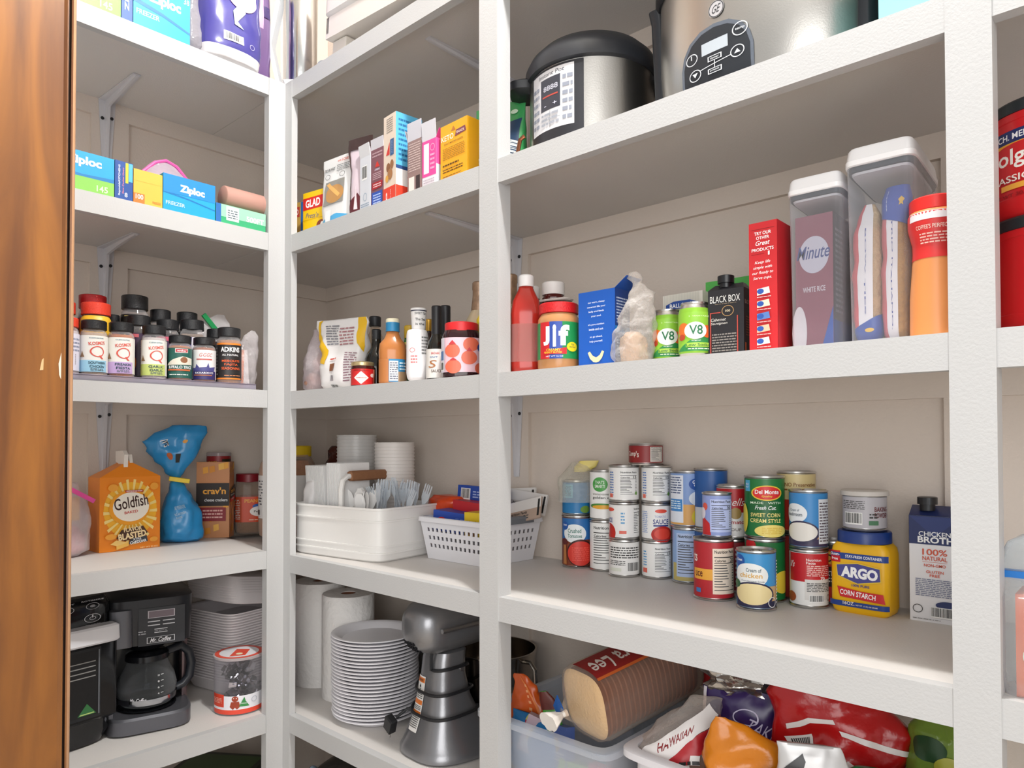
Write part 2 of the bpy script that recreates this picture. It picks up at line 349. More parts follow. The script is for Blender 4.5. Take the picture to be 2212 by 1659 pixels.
# built-in shelving: boards, posts and wall cleats
TH=.012; LP=.019; BRD=M('#d6d2ce',.5,0,.12,300)  # same paint as the front edges; extra interior light put into board colour
def top(name,mb,label,cat,group=None): return tag(mb.build(name),label,cat,group)
NMR={1:'top right-hand white shelf, carrying the leaning cream appliance',2:'second right-hand white shelf, carrying the pressure cooker',3:'third right-hand white shelf, carrying peanut butter and sauces',4:'fourth right-hand white shelf, carrying the canned goods',5:'fifth right-hand white shelf, carrying paper plates and bread bins',6:'lowest right-hand white shelf near the floor'}
NML={1:'top left-hand white shelf, carrying the purple bag',2:'second left-hand white shelf, carrying boxes of storage bags',3:'third left-hand white shelf, carrying the spice jars',4:'fourth left-hand white shelf, carrying the orange cracker carton',5:'fifth left-hand white shelf, carrying the coffee maker',6:'lowest left-hand white shelf near the floor'}
for i in range(1,7):
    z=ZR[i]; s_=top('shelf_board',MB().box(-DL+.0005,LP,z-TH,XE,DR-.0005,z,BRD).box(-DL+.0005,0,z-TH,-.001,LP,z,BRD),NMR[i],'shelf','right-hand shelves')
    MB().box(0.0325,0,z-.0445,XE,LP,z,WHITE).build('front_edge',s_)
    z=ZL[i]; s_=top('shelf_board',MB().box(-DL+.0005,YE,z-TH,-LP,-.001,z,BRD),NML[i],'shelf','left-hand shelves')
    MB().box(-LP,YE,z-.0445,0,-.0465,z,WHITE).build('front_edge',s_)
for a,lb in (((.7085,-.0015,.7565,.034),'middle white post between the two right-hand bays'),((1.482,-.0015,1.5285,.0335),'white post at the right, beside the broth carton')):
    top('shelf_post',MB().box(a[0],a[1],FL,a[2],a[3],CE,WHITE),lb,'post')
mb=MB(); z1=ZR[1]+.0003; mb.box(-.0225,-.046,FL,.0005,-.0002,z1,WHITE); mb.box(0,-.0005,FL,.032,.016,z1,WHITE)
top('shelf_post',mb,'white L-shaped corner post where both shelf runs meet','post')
CW=M('#dcd0c5',.7,0,.2,150); tn=1
def cleat(*a):
    global tn; o=struct(MB().box(*a,CW).build('trim_%d'%tn)); tn+=1
for i in range(1,7):
    z=ZR[i]-TH; cleat(-DL+.012,DR-.012,z-.044,XE,DR,z)
    z=ZL[i]-TH; cleat(-DL,YE,z-.044,-DL+.012,DR-.012,z)
for x0,x1 in ((.40,.49),(1.40,1.47),(1.60,1.66)): cleat(x0,DR-.0115,FL,x1,DR,CE-.02)
cleat(-DL,-.325,FL,-DL+.0115,-.232,CE-.02)
# shelf brackets
def bracket(loc,rz,arm,leg,label):
    t=thing('shelf_bracket',label,'bracket',loc,rz,'white shelf brackets'); m=M('#d3d2d6',.4)
    mb=MB()
    def strip(L,f):
        n=14; w=lambda s:.042-.024*s
        for i in range(n):
            a,b=i/n,(i+1)/n
            q=[f(-w(a)/2,a*L,0),f(w(a)/2,a*L,0),f(w(b)/2,b*L,0),f(-w(b)/2,b*L,0)]; q2=[f(-w(a)/2,a*L,.002),f(w(a)/2,a*L,.002),f(w(b)/2,b*L,.002),f(-w(b)/2,b*L,.002)]
            mb.add(q+q2,[(0,1,2,3),(4,7,6,5),(0,4,5,1),(2,6,7,3),(1,5,6,2),(3,7,4,0)],m)
            r=.0055; e=.006+.016*(1-a)**2; e2=.006+.016*(1-b)**2
            mb.add([f(-r,a*L,.002),f(r,a*L,.002),f(r,b*L,.002),f(-r,b*L,.002),f(-r*.6,a*L,e),f(r*.6,a*L,e),f(r*.6,b*L,e2),f(-r*.6,b*L,e2)],[(4,7,6,5),(0,4,5,1),(2,6,7,3),(1,5,6,2),(3,7,4,0)],m)
    strip(leg,lambda x,s,o:(x,-o,-s)); strip(arm,lambda x,s,o:(x,-s,-o)); mb.build('bracket_body',t)
    for x,s in ((-.0115,.05),(.0115,.045),(0,leg-.012)): 
        MB().lathe([(0,.0042),(.0018,.0042),(.0024,.003)],BLK2,14).build('screw',t,(x,-.002,-s),rot=(PI/2,0,0))
    MB().lathe([(0,.0042),(.0018,.0042),(.0024,.003)],BLK2,14).build('screw',t,(0,-arm+.012,-.002),rot=(PI,0,0))
for z,nm in ((ZL[1],'top'),(ZL[2],'second'),(ZL[3],'spice')):
    bracket((-DL+.0125,-.288,z-TH-.0005),PI/2,.21,.205,'white metal bracket under the %s shelf, left of the corner'%nm)
for z,nm in ((ZR[1],'top'),(ZR[2],'second'),(ZR[3],'sauce')):
    bracket((.452,DR-.0125,z-TH-.0005),0,.30,.205,'white metal bracket under the %s shelf, behind the middle post'%nm)
# ================================================================ canned goods, right bay of the S4 shelf
W_='#efeeec'; NF='nf'
SODA=[(NF,.16,.06,.86,.94,'15')]
def sauce_back(code): # white sauce can with nutrition facts
    return [(NF,.38,.1,.9,.92,'15'),('l',.08,.1,.22,.9,10,'#5a7fc0'),('r',.08,.06,.2,.18,'#e06a5a'),('e',.84,.2,.04,.06,'#6a9a4a')]
SAUCE=[('t','SAUCE',.62,.52,.42,.15,'#2b3a86'),('t','TOMATO',.6,.68,.3,.07,'#a9b0cf'),('e',.62,.85,.16,.06,'#e2503c'),('r',.42,.37,.82,.42,'#2b3a86'),('e',.66,.12,.3,.26,'#b8241c'),('e',.66,.14,.22,.17,'#d8402f'),('l',.06,.15,.26,.85,12,'#8ea2cc')]
STK='on the middle shelf of the right bay'
def stack(cans):
    for c in cans: can(*c[:6],**(c[6] if len(c)>6 else {}))
z0=-.289
def st(c,z,h=None,r=None):  # same footprint at another height
    (x,y,_),rr,hh=c; return ((x,y,z),r or rr,h or hh)
def H(c,h,r=None): return (c[0],r or c[1],h)
a=H(((0.666, 0.3622, -0.289), 0.0373, 0.1303),.118)
can('tomato_can',a,0,'#7d3a24',[('r',0,.55,1,1,'#2a6cae'),('e',.42,.68,.3,.2,'#e9eef0'),('t','Crushed',.42,.74,.34,.09,'#3b7a6d'),('t','Tomatoes',.43,.63,.36,.08,'#3b7a6d'),('e',.16,.84,.1,.09,'#1d55a5'),('t','Great',.16,.86,.12,.04,'#fff'),('e',.58,.27,.36,.29,'#3c1512'),('e',.58,.26,.33,.26,'#d2362a'),('l',.36,.1,.8,.4,7,'#e8584a'),('p',[(.1,.02),(.22,.02),(.19,.5),(.12,.5)],'#b5743f'),('e',.15,.5,.1,.07,'#5c1a18')],'blue and red crushed tomato can at the left end of the cans')
b=((a[0][0]-.001,a[0][1]-.002,a[0][2]+a[2]+.0005),.0345,.080)
can('blue_can',b,0,'#1f74ad',[('r',.05,.5,.4,.95,'#6fb4d4'),('l',.08,.55,.36,.9,8,'#2a5c80'),('e',.75,.12,.15,.12,'#6a8f3a')],'blue can inside a clear bag on the crushed tomato can')
bag('zip_bag',(b[0][0],b[0][1],b[0][2]+.03),[(0,.080,.078),(.03,.086,.08),(.055,.084,.07),(.075,.06,.04,.006),(.09,.05,.02,.014)],CLR('#f4f2ea',.22,.2,.5,60),'clear crumpled bag pulled over the blue can','bag',rz=face(b[0]),amp=.004,cap=False)
bag('clip_bag',(b[0][0]+.012,b[0][1]+.0,b[0][2]+.098),[(0,.03,.012),(.012,.05,.012,.01),(.026,.045,.008,.02)],'#e9d77a','small yellow bag end above the blue can','bag',rz=face(b[0]),amp=.003)
c=H(((0.7377, 0.366, -0.289), 0.0335, 0.118),.1115)
can('beans_can',c,6,W_,[(NF,.1,.04,.9,.97,'80')],'white can with nutrition facts under the golden corn can')
can('corn_can',st(c,z0+.112),0,W_,[('e',.38,.74,.22,.16,'#4aa04a'),('t',"THAT'S",.38,.79,.26,.07,'#e9efe6'),('t','SMART!',.38,.70,.28,.07,'#e9efe6'),('t','WHOLE KERNEL',.42,.52,.5,.035,'#6a6a60'),('t','golden corn',.5,.44,.66,.07,'#4c4c48'),('e',.42,.26,.34,.06,'#4f8a3c'),('e',.46,.24,.3,.045,'#e3a72f'),('e',.75,.14,.12,.06,'#e6b23c')],'white golden corn can with green smile badge, left of the sauce cans')
d=H(((0.8081, 0.3392, -0.289), 0.0339, 0.0692),.0785); e=H(((0.8717, 0.3668, -0.289), 0.0327, 0.0687),.0785)
g='small white tomato sauce cans'
SB=[('l',.06,.5,.92,.88,5,'#333'),('l',.06,.28,.5,.45,3,'#555'),('b',.55,.08,.92,.4),('r',.06,.1,.4,.2,'#dfe3d6')]
stack([('sauce_can',d,4,W_,SB,'bottom small sauce can of the left stack, barcode showing',dict(group=g)),('sauce_can',st(d,z0+.079),0,W_,[('t','UCE',.08,.52,.2,.15,'#2b3a86'),('e',.06,.12,.22,.3,'#c2261c'),('e',.1,.86,.14,.06,'#e2503c'),('l',.42,.4,.52,.8,4,'#5a9fd0'),('r',.38,.1,.56,.2,'#e06a5a'),(NF,.74,.06,1.0,.95,'15')],'middle small sauce can of the left stack, letters UCE showing',dict(group=g)),
 ('sauce_can',st(d,z0+.158),0,W_,sauce_back(1),'top small sauce can of the left stack',dict(group=g)),
 ('sauce_can',e,0,W_,[(NF,.42,.08,.95,.92,'15'),('l',.1,.3,.22,.8,6,'#5a9fd0'),('r',.08,.1,.24,.24,'#e06a5a')],'bottom small sauce can of the right stack',dict(group=g)),
 ('sauce_can',st(e,z0+.079),0,W_,SAUCE,'middle small sauce can of the right stack, word SAUCE showing',dict(group=g)),
 ('sauce_can',st(e,z0+.158),0,W_,sauce_back(2),'top small sauce can of the right stack',dict(group=g))])
mx,my=(d[0][0]+e[0][0])/2,(d[0][1]+e[0][1])/2
can('red_can',((mx+.012,my+.004,z0+.237),.0375,.046),0,'#8c1a1c',[('t','Camp',.14,.5,.26,.38,'#eadfd6'),('t',"'s",.31,.5,.07,.38,'#eadfd6'),(NF,.6,.04,.96,.96,'15','#d8d2cb')],'short dark red can lying across the tops of the sauce stacks')
f=H(((0.9456, 0.3663, -0.289), 0.0332, 0.1098),.1125)
can('vegetable_can',f,8,'#8fb0de',[('r',0,0,1,.35,'#c2b26a'),(NF,.14,.08,.8,.95,'15','#b9cdf0')],'blue can with nutrition facts under the tall vegetable can')
can('vegetable_can',st(f,z0+.113,.1145,.0365),-6,'#7d9bd0',[('r',0,0,1,.4,'#d9a45a'),('r',.02,.04,.44,.97,'#dfe4ee'),('l',.05,.6,.4,.95,7,'#4a5a80'),('r',.05,.26,.42,.5,'#3f86c8'),('l',.08,.3,.38,.48,4,'#dcecf6'),('e',.76,.8,.2,.12,'#1d4fa0'),('t','Great',.76,.84,.24,.07,'#fff'),('t','Value',.77,.76,.2,.06,'#fff'),('e',.86,.52,.3,.16,'#dfe8f2'),('e',.8,.16,.18,.16,'#d7c43e')],'tall blue vegetable can with oval badge, right of the sauce stacks')
h=((1.0525,.264,-.289),.0374,.110)
can('red_sauce_can',h,6,'#b3202a',[('t',"ts",.05,.72,.12,.16,'#efe6de'),('r',0,.32,.45,.52,'#e8a63c'),('t','uce',.15,.42,.18,.1,'#5a1a14'),(NF,.44,.07,.94,.9,'20','#f0dcc8'),('r',.08,.08,.2,.16,'#3b78b8')],'wide red sauce can at the front, topped by a smaller can')
can('soup_can',((h[0][0]+.004,h[0][1]+.006,z0+.1105),.0275,.083),0,'#8f9fd6',[('p',[(0,0),(.34,0),(.3,.3),(.1,.45),(0,.4)],'#c8262a'),('e',.14,.72,.1,.1,'#dd5a4a'),('e',.05,.55,.12,.15,'#e9e4f0'),(NF,.32,.08,.96,.92,'30','#b9c6f0')],'small blue and red can on the wide red sauce can')
i_=((1.052,.3465,z0),.0318,.101)
can('dark_red_can',i_,0,'#8e1f28',[('l',.55,.05,.95,.9,9,'#d8c9c4')],'dark red can under the red and white tomato soup can')
can('tomato_soup_can',st(i_,z0+.1015,.1015),-14,'#efece8',[('r',0,.5,1,1,'#b71c24'),('t','Camp',.25,.72,.4,.16,'#f4efe9',0,0,.4),('t','bells',.68,.72,.4,.16,'#f4efe9',0,0,.4),('e',.66,.48,.14,.12,'#a98a4c'),('t','Tomato',.62,.3,.5,.08,'#b0222a'),('t','SOUP',.64,.14,.3,.06,'#8a7f78')],'red and white tomato soup can behind the small blue can')
can('blue_can',((.996,.3665,z0),.034,.112),0,'#25589c',[],'plain blue can hidden low behind the red sauce can')
can('blue_can',((.996,.3665,z0+.1125),.034,.121),8,'#25589c',[('r',0,0,1,.35,'#cfd6e0'),(NF,.62,.1,.98,.78,'15','#a9a6a8')],'dark blue can at the back, right of the tall vegetable can')
j=((1.1289,.312,z0),.0362,.112)
can('green_corn_can',j,10,'#176b33',[('e',.12,.95,.14,.1,'#c8262a'),('e',.85,.3,.3,.2,'#e0c23c')],'green can mostly hidden behind the cream soup can')
can('green_corn_can',st(j,z0+.1125,.1125),0,'#1c7438',[('r',.05,.78,.2,.98,'#49a6cf'),('t','SEA',.12,.91,.1,.03,'#eef'),('t','SALT',.12,.86,.1,.03,'#eef'),('p',[(.14,.78),(.14,.3),(.9,.3),(.9,.78)],'#145f2c'),('e',.55,.76,.31,.135,'#e8c53a'),('e',.55,.76,.28,.115,'#d32626'),('t','Del Monte',.55,.78,.46,.075,'#fff'),('t','Quality',.55,.70,.2,.04,'#f3d44a'),('t','MADE   WITH',.52,.585,.6,.04,'#d9e8cf'),('t','Fresh Cut.',.53,.5,.4,.07,'#fff',0,.01,.3),('t','SWEET CORN',.52,.37,.58,.07,'#f3e08a'),('t','CREAM STYLE',.52,.27,.6,.07,'#f3e08a'),('e',.64,.09,.33,.11,'#f0dc78'),('e',.04,.3,.12,.26,'#e3cf4a'),('l',.45,.03,.85,.16,4,'#e0bd4a')],'green and gold cream style sweet corn can standing tall in the cans')
k_=((1.205,.318,-.289),.0332,.100)
can('red_white_soup_can',k_,6,'#ecebe8',[('r',0,.45,1,1,'#c01b24'),('t',"ll's",.1,.78,.12,.13,'#f5efe9',0,.01,.3),('r',.38,.1,.98,.96,'#d9d6d2'),('r',.38,.5,.98,.96,'#c01b24'),('t','Nutrition',.56,.88,.3,.05,'#f3e9e4'),('t','Facts',.5,.82,.18,.05,'#f3e9e4'),('l',.42,.56,.94,.78,6,'#eec3bd'),('t','70',.74,.52,.1,.06,'#fff'),('l',.42,.26,.94,.44,6,'#555'),('b',.46,.06,.76,.2),('o',.9,.14,.05,.06,'#333'),('e',.08,.14,.12,.1,'#a5542c')],'red and white soup can under the blue cream of mushroom can')
can('mushroom_soup_can',st(k_,z0+.1005,.102),0,'#3d8ac9',[('r',0,0,1,.34,'#c59a6a'),('r',0,0,1,.14,'#3a2f4f'),('e',.2,.62,.28,.19,'#e9eef2'),('t','Cream of',.2,.68,.24,.05,'#6a7a86'),('t','mushroom',.2,.6,.36,.07,'#4a5560'),('e',.34,.26,.38,.22,'#2f2a4a'),('e',.34,.27,.34,.18,'#e6e2da'),('r',.7,.05,1.0,.9,'#dfe3e8'),('l',.72,.08,.98,.85,14,'#6a5f66')],'blue cream of mushroom soup can, right of the green corn can')
can('tall_tan_can',((1.166,.3665,z0),.0350,.12),0,'#8b2a22',[],'dark can hidden behind the green corn can')
can('tall_tan_can',((1.166,.3665,z0+.1205),.0350,.112),10,'#d9c58e',[('r',0,0,1,.55,'#b12d1e'),('t','NO Preservatives',.55,.82,.7,.07,'#8a5a2a'),('l',.1,.7,.9,.76,1,'#8a5a2a')],'cream and red can at the very back above the soup cans')
l_=((1.1435,.240,-.289),.0340,.1015)
can('chicken_soup_can',l_,4,'#3f94cf',[('e',.1,.86,.14,.12,'#1d55a5'),('t','Great',.1,.88,.16,.05,'#fff'),('r',0,0,1,.4,'#c9a878'),('r',0,0,1,.12,'#242544'),('e',.35,.6,.36,.23,'#eef0ee'),('t','Cream of',.42,.7,.3,.07,'#5a6a70'),('t','chicken',.36,.6,.46,.09,'#dca94a'),('t','Condensed Soup',.4,.49,.46,.04,'#7a8288'),('e',.4,.24,.44,.24,'#28284a'),('e',.4,.25,.4,.2,'#e8d6a0'),('e',.04,.42,.1,.08,'#24603a'),('o',.8,.1,.1,.1,'#e8e8e8'),('l',.93,.06,1,.9,14,'#e3e6ea')],'blue cream of chicken soup can at the very front with pull tab',tab=True)
m_=((1.232,.3685,z0),.0320,.112)
can('tomato_can',m_,-12,'#241d1c',[('r',0,.62,1,.92,'#c3361f'),('r',0,.66,1,.88,'#e8b34a'),('t','RO*TEL',.6,.77,.62,.14,'#1a1210'),('t','XTRA HOT',.68,.5,.55,.09,'#eee'),('l',.4,.34,.95,.44,2,'#e6e0da'),('e',.5,.14,.24,.13,'#c92a1c'),('e',.75,.1,.2,.1,'#d8402a')],'black can with orange band squeezed behind the corn starch tub')
# corn starch tub and baking powder on top
t=thing('corn_starch_tub','yellow square corn starch tub with blue lid','tub',(1.293,.331,z0),rad(-4)); hh=.138
S=[(0,.082,.052),(.003,.089,.058),(.012,.094,.063),(.10,.094,.063),(.110,.090,.060),(.117,.078,.056)]
mb=MB().loft(S,M('#f0b80e',.35),n=6,k=56)
art(mb,[('r',0,.86,1,.97,'#1c3f8c'),('t','STAY-FRESH CONTAINER',.6,.915,.62,.05,'#fff'),('r',.0,.8,.2,1.0,'#c8202a'),('t','Gluten-',.1,.94,.18,.05,'#fff'),('t','free',.1,.86,.12,.05,'#fff'),('p',[(.12,.76),(.5,.82),(.88,.76),(.9,.52),(.5,.44),(.14,.56)],'#e8c53a'),('p',[(.14,.75),(.5,.8),(.87,.745),(.88,.535),(.5,.46),(.16,.57)],'#4a4a90'),('t','ARGO',.53,.64,.62,.19,'#fff',-2,.05),('t','100% PURE',.55,.42,.3,.045,'#1c3f8c'),('p',[(.2,.2),(.15,.38),(.55,.33),(.92,.32),(.95,.16),(.6,.18)],'#cc2229'),('t','CORN STARCH',.5,.27,.6,.09,'#fff',-4,.02),('r',0,.04,1,.13,'#1c3f8c'),('t','16OZ.',.35,.1,.2,.06,'#f2e9d8'),('t','NET WT.  (1 LB.) 454 GRAMS',.65,.08,.36,.03,'#f2e9d8')],.09,.095,lambda x,y,o:Loft(S,6).px(x-.045,Loft(S,6).tz(.008+y),.0006+o,.99),(20,1)); mb.build('tub_body',t)
MB().lathe([(.117,.037),(.118,.0415),(.1345,.0415),(.137,.040),(.137,.03)],M('#1b3a80',.35),48).build('lid',t)
bp=can('baking_powder_can',((1.293,.333,z0+.1378),.0355,.062),0,'#b9b7bd',[('l',.04,.6,.5,.9,5,'#555'),('b',.1,.1,.46,.5),('t','BAKING',.82,.62,.3,.16,'#6a2a2e'),('t','POWDER',.82,.42,.3,.16,'#6a2a2e'),('l',.58,.3,.72,.5,2,'#333'),('r',.57,.1,.74,.24,'#4a7a5a')],'grey baking powder tin on the blue lid of the yellow tub')
MB().lathe([(.058,.034),(.0585,.0372),(.0655,.0372),(.067,.035)],M('#cfcac4',.5),44).build('plastic_lid',bp)
# chicken broth carton
t=tag(carton('broth_carton',(1.398,.325,z0),.072,.068,.168,0,'#e9e8ea','navy and white chicken broth carton beside the right post','carton',front=[('r',0,.73,1,1,'#25305f'),('p',[(.02,.99),(.5,.8),(.98,.99)],'#2c3a70'),('t','CHICKEN',.5,.83,.62,.045,'#f2f2f2'),('t','BROTH',.52,.775,.7,.06,'#f2f2f2',0,.03),('t','100%',.5,.66,.48,.06,'#d3583c'),('t','NATURAL',.5,.6,.48,.04,'#d3583c'),('r',.26,.565,.74,.568,'#d3583c'),('t','NON-GMO',.5,.535,.42,.028,'#d3583c'),('t','GLUTEN',.5,.475,.34,.026,'#d3583c'),('t','FREE',.5,.44,.2,.026,'#d3583c'),('l',.12,.24,.9,.41,10,'#7a7f98'),('e',.75,.17,.24,.04,'#2a3666'),('b',.42,.05,.9,.15),('o',.16,.12,.1,.04,'#333'),('l',.06,.02,.6,.035,1,'#888')],left=[('r',0,.73,1,1,'#222c58'),('l',.1,.2,.9,.68,16,'#9a9db0')]),'navy and white chicken broth carton beside the right post','carton')
mb=MB(); mb.add([(-.036,0,.1684),(.036,0,.1684),(.036,.068,.1684),(-.036,.068,.1684),(-.036,.022,.183),(.036,.022,.183),(.036,.026,.183),(-.036,.026,.183)],[(0,1,5,4),(2,3,7,6),(4,5,6,7),(1,2,6,5),(3,0,4,7)],M('#25305f',.35)); mb.build('gable_fold',t)
MB().lathe([(.176,.011),(.186,.011),(.186,.0145),(.197,.0145),(.198,.012)],BLACK,30,c=(-.012,.012)).build('cap',t)
# ================================================================ third shelf, right bay (jars and cartons)
z3=.1265
def RND(n=8): return [(0,.86),(.02,.97),(.05,1)]
JAR=[(0,.85),(.015,.96),(.04,1),(.72,1),(.8,.97),(.85,.86),(.86,.84)]
red='#c8171c'
bottle('peanut_butter_jar',((.8508,.062,z3),.0387,.1225),[(0,.85),(.015,.96),(.05,1),(.7,1),(.77,.97),(.82,.88),(.84,.86)],M('#b98455',.22),'peanut butter jar with red lid beside the blue box','jar',cap=(.845,1,.93),capmat=M(red,.4,0,.3,300),band=(.16,.70,'#1d8a4a',[('r',0,0,.28,1,'#cc2128'),('r',.28,0,.58,1,'#27479e'),('r',.58,0,1,1,'#1d8a4a'),('t','J',.2,.62,.17,.52,'#fff',0,.05),('t','i',.40,.62,.08,.6,'#fff',0,.06),('t','f',.62,.63,.25,.56,'#fff',0,.05),('p',[(.1,.2),(.68,.3),(.68,.12),(.1,.12)],'#cc2128'),('t','CREAMY',.37,.235,.34,.07,'#f6d23c'),('t','PEANUT BUTTER',.36,.165,.42,.05,'#f6d23c'),('e',.82,.32,.14,.13,'#f0dc28'),('t','7g',.82,.38,.07,.05,'#555'),('t','PROTEIN',.82,.31,.16,.035,'#555'),('t','NET WT 16 OZ',.4,.06,.4,.04,'#dde6f4')],2.0))
# ketchup and jelly squeeze bottles
bottle('ketchup_bottle',((.766,.068,z3),.030,.190),[(0,.85),(.03,.98),(.1,1),(.42,.95),(.6,1),(.74,.86),(.84,.55),(.89,.42)],M('#a8291f',.15),'red ketchup squeeze bottle against the middle post',cap=(.885,1,.5),capmat=M('#e9e7e6',.4),n=3,aspect=.72,band=(.12,.5,CLR('#e8b0a8',.25,.2),[]))
for px_,y_,lb in (((.716,.135),.0,'left brown syrup bottle with white cap behind the ketchup'),((.7775,.137),.0,'right brown syrup bottle with white cap behind the peanut butter jar')):
    bottle('syrup_bottle',((px_[0],px_[1],z3),.0295,.186),[(0,.85),(.03,.98),(.08,1),(.55,.97),(.72,.85),(.80,.72),(.83,.74),(.85,.66),(.885,.62)],M('#4c1815',.12),lb,cap=(.865,1,.76),capmat=M('#e4e0dc',.5),n=2.6,group='twin brown syrup bottles',band=(.2,.5,'#3b1210',[('o',.4,.5,.1,.3,'#c9c4bd')]))
tag(MB().loft([(0,.145,.05),(.0025,.15,.052),(.004,.148,.05)],M('#d8cfc8',.4),n=3).build('bottle_carrier',None,(.747,.136,z3+.146)),'thin pale plastic collar joining the twin syrup bottle necks','carrier')
# macaroni box
carton('macaroni_box',(.942,.052,z3),.077,.045,.134,0,'#1659b8','opened blue macaroni box with white writing beside the peanut butter','box',front=[('t','our warm, cheesy',.5,.85,.46,.03,'#eaf2ff'),('t','macaroni fills your',.5,.79,.5,.03,'#eaf2ff'),('t','belly and feeds',.5,.73,.42,.03,'#eaf2ff'),('t','your soul.',.5,.67,.28,.03,'#eaf2ff'),('t',"it's pure comfort",.5,.56,.44,.03,'#eaf2ff'),('t','inside and out.',.5,.50,.4,.03,'#eaf2ff'),('t','so go ahead,',.5,.40,.34,.03,'#eaf2ff'),('t','help yourself.',.5,.34,.36,.03,'#eaf2ff'),('p',[(.27,.2),(.33,.12),(.42,.075),(.5,.065),(.58,.075),(.66,.12),(.72,.2),(.66,.215),(.6,.16),(.5,.13),(.4,.16),(.33,.215)],'#f3dcae')],right=[('r',0,0,1,1,'#173c86'),('l',.1,.55,.9,.9,9,'#c7d4ec'),('r',0,.44,1,.52,'#1f7fc4'),('l',.1,.08,.9,.4,8,'#8fa8d0')],flaps=[('r',.03,35,'#1b4fa6')])
# plastic bag with bread ends
bag('plastic_bag',(1.010,.062,z3),[(0,.05,.045),(.012,.070,.06),(.035,.072,.06),(.06,.070,.055,.004),(.085,.058,.045,.010),(.11,.046,.03,.018),(.128,.03,.02,.012),(.138,.016,.012,.006),(.148,.022,.014,.003),(.156,.014,.01,0)],CLR('#f6f2ee',.22,.14,.6,70),'knotted clear produce bag beside the blue macaroni box','bag',n=2.2,amp=.010,scl=34,seed=4)
tag(MB().loft([(.004,.04,.04),(.02,.05,.044),(.045,.04,.036),(.055,.02,.02)],M('#c9a98c',.8,0,.5,60),n=2.3,amp=.006,scl=40,seed=2,sub=4).build('bread_ends',None,(1.010,.062,z3)),'tan food lumps inside the knotted clear bag','food')
V8=[('r',0,0,1,1,'#8fc63d'),('p',[(0,0),(.62,0),(.62,.3),(.4,.28),(.2,.14)],'#2f8a48'),('p',[(.4,0),(1,0),(1,.34),(.6,.36),(.45,.2)],'#2f8a48'),('e',.22,.56,.17,.17,'#e2712a'),('e',.8,.5,.14,.16,'#dd5f28'),('e',.18,.36,.1,.08,'#b9442a'),('e',.52,.52,.26,.22,'#f4f4ee'),('t','V8',.53,.54,.3,.24,'#1f6f45'),('t','original',.53,.265,.2,.03,'#fff'),('r',.3,.1,.98,.21,'#a7cf4a'),('t','Low Sodium',.62,.155,.62,.075,'#2b6a3c'),('l',.35,.03,.95,.08,1,'#e9f0d8'),('t','2  VEGETABLES',.62,.89,.5,.035,'#d8eeb0'),('e',.3,.2,.0,.0,'#fff')]
def soda(c,off,label):
    (x,y,z),r,h=c; t=thing('juice_can',label,'can',(x,y,z),face((x,y),off),'green vegetable juice cans')
    pr=[(0,r*.74),(.002,r*.8),(.006,r*.93),(.011,r),(h-.016,r),(h-.008,r*.92),(h-.0035,r*.84),(h-.0025,r*.87),(h,r*.87),(h-.0005,r*.8),(h-.004,r*.78)]
    lb=MB().lathe(pr,TINM,44); lb.build('tin_body',t)
    lb=MB().lathe([(.0085,r*.965),(.011,r+.0003),(h-.016,r+.0003),(h-.0095,r*.945)],M('#8fc63d',.3,.3),44,cap=False); W=r*2.7; art(lb,V8,W,h-.028,cylf(r+.0003,W,.0115),(18,1)); lb.build('label',t)
soda(((1.1235,.062,z3),.0247,.0885),0,'front vegetable juice can, large V8 fully visible')
soda(((1.054,.098,z3),.0247,.0905),-2,'rear vegetable juice can, partly hidden by its twin')
carton('flour_box',(1.046,.165,z3),.077,.03,.132,0,'#e3dfd4',"small white striped box with a blue ribbon name, behind the juice cans",'box',front=[('l',.0,.0,.0,.0,1,'#fff')]+[('r',.04*i,0,.04*i+.012,1,'#cfcdc2') for i in range(1,24)]+[('p',[(.1,.86),(.3,.9),(.7,.9),(.9,.86),(.9,.76),(.7,.8),(.3,.8),(.1,.76)],'#2d4f9a'),('t',"BALLOW'S",.5,.84,.6,.06,'#fff'),('t','PREMIUM',.5,.72,.4,.035,'#444'),('e',.5,.6,.2,.07,'#cf4630')])
carton('green_box',(1.115,.21,z3),.095,.03,.155,0,'#4fae4c','plain green box behind the black wine carton','box',front=[('e',.3,.7,.1,.06,'#e5d9b4')])
t=carton('wine_carton',(1.1765,.060,z3),.056,.040,.104,rad(4),'#1f1e22','black wine carton with screw cap beside the tall red box','carton',front=[('t','BLACK BOX',.48,.86,.84,.1,'#e9e7e3',0,0),('l',.2,.78,.8,.8,1,'#8a7a66'),('o',.56,.68,.17,.08,'#b08a5a',.12),('t','100',.56,.68,.14,.035,'#d9c9a8'),('r',.06,.66,.09,.04,'#b8473c'),('r',.06,.655,.36,.67,'#b8473c'),('t','Cabernet',.3,.56,.42,.045,'#e6e2da',0,0,.3),('t','Sauvignon',.32,.5,.46,.045,'#e6e2da',0,0,.3),('l',.12,.08,.8,.36,7,'#8d8781'),('r',.82,.04,.85,.6,'#b8473c')],right=[('t','BLACK BOX',.45,.8,.7,.06,'#b9a79a'),('l',.2,.3,.8,.6,8,'#8a5a48'),('r',.1,.06,.2,.2,'#c8683a')],top=())
mb=MB(); mb.add([(-.028,0,.1042),(.028,0,.1042),(.028,.04,.1042),(-.028,.04,.1042),(-.022,.014,.114),(.022,.014,.114),(.022,.026,.114),(-.022,.026,.114)],[(0,1,5,4),(2,3,7,6),(4,5,6,7),(1,2,6,5),(3,0,4,7)],M('#232227',.35)); mb.build('gable_fold',t)
MB().lathe([(.108,.0095),(.115,.0095),(.115,.0125),(.126,.0125),(.127,.0105)],BLACK,30,c=(-.004,.012)).build('cap',t)
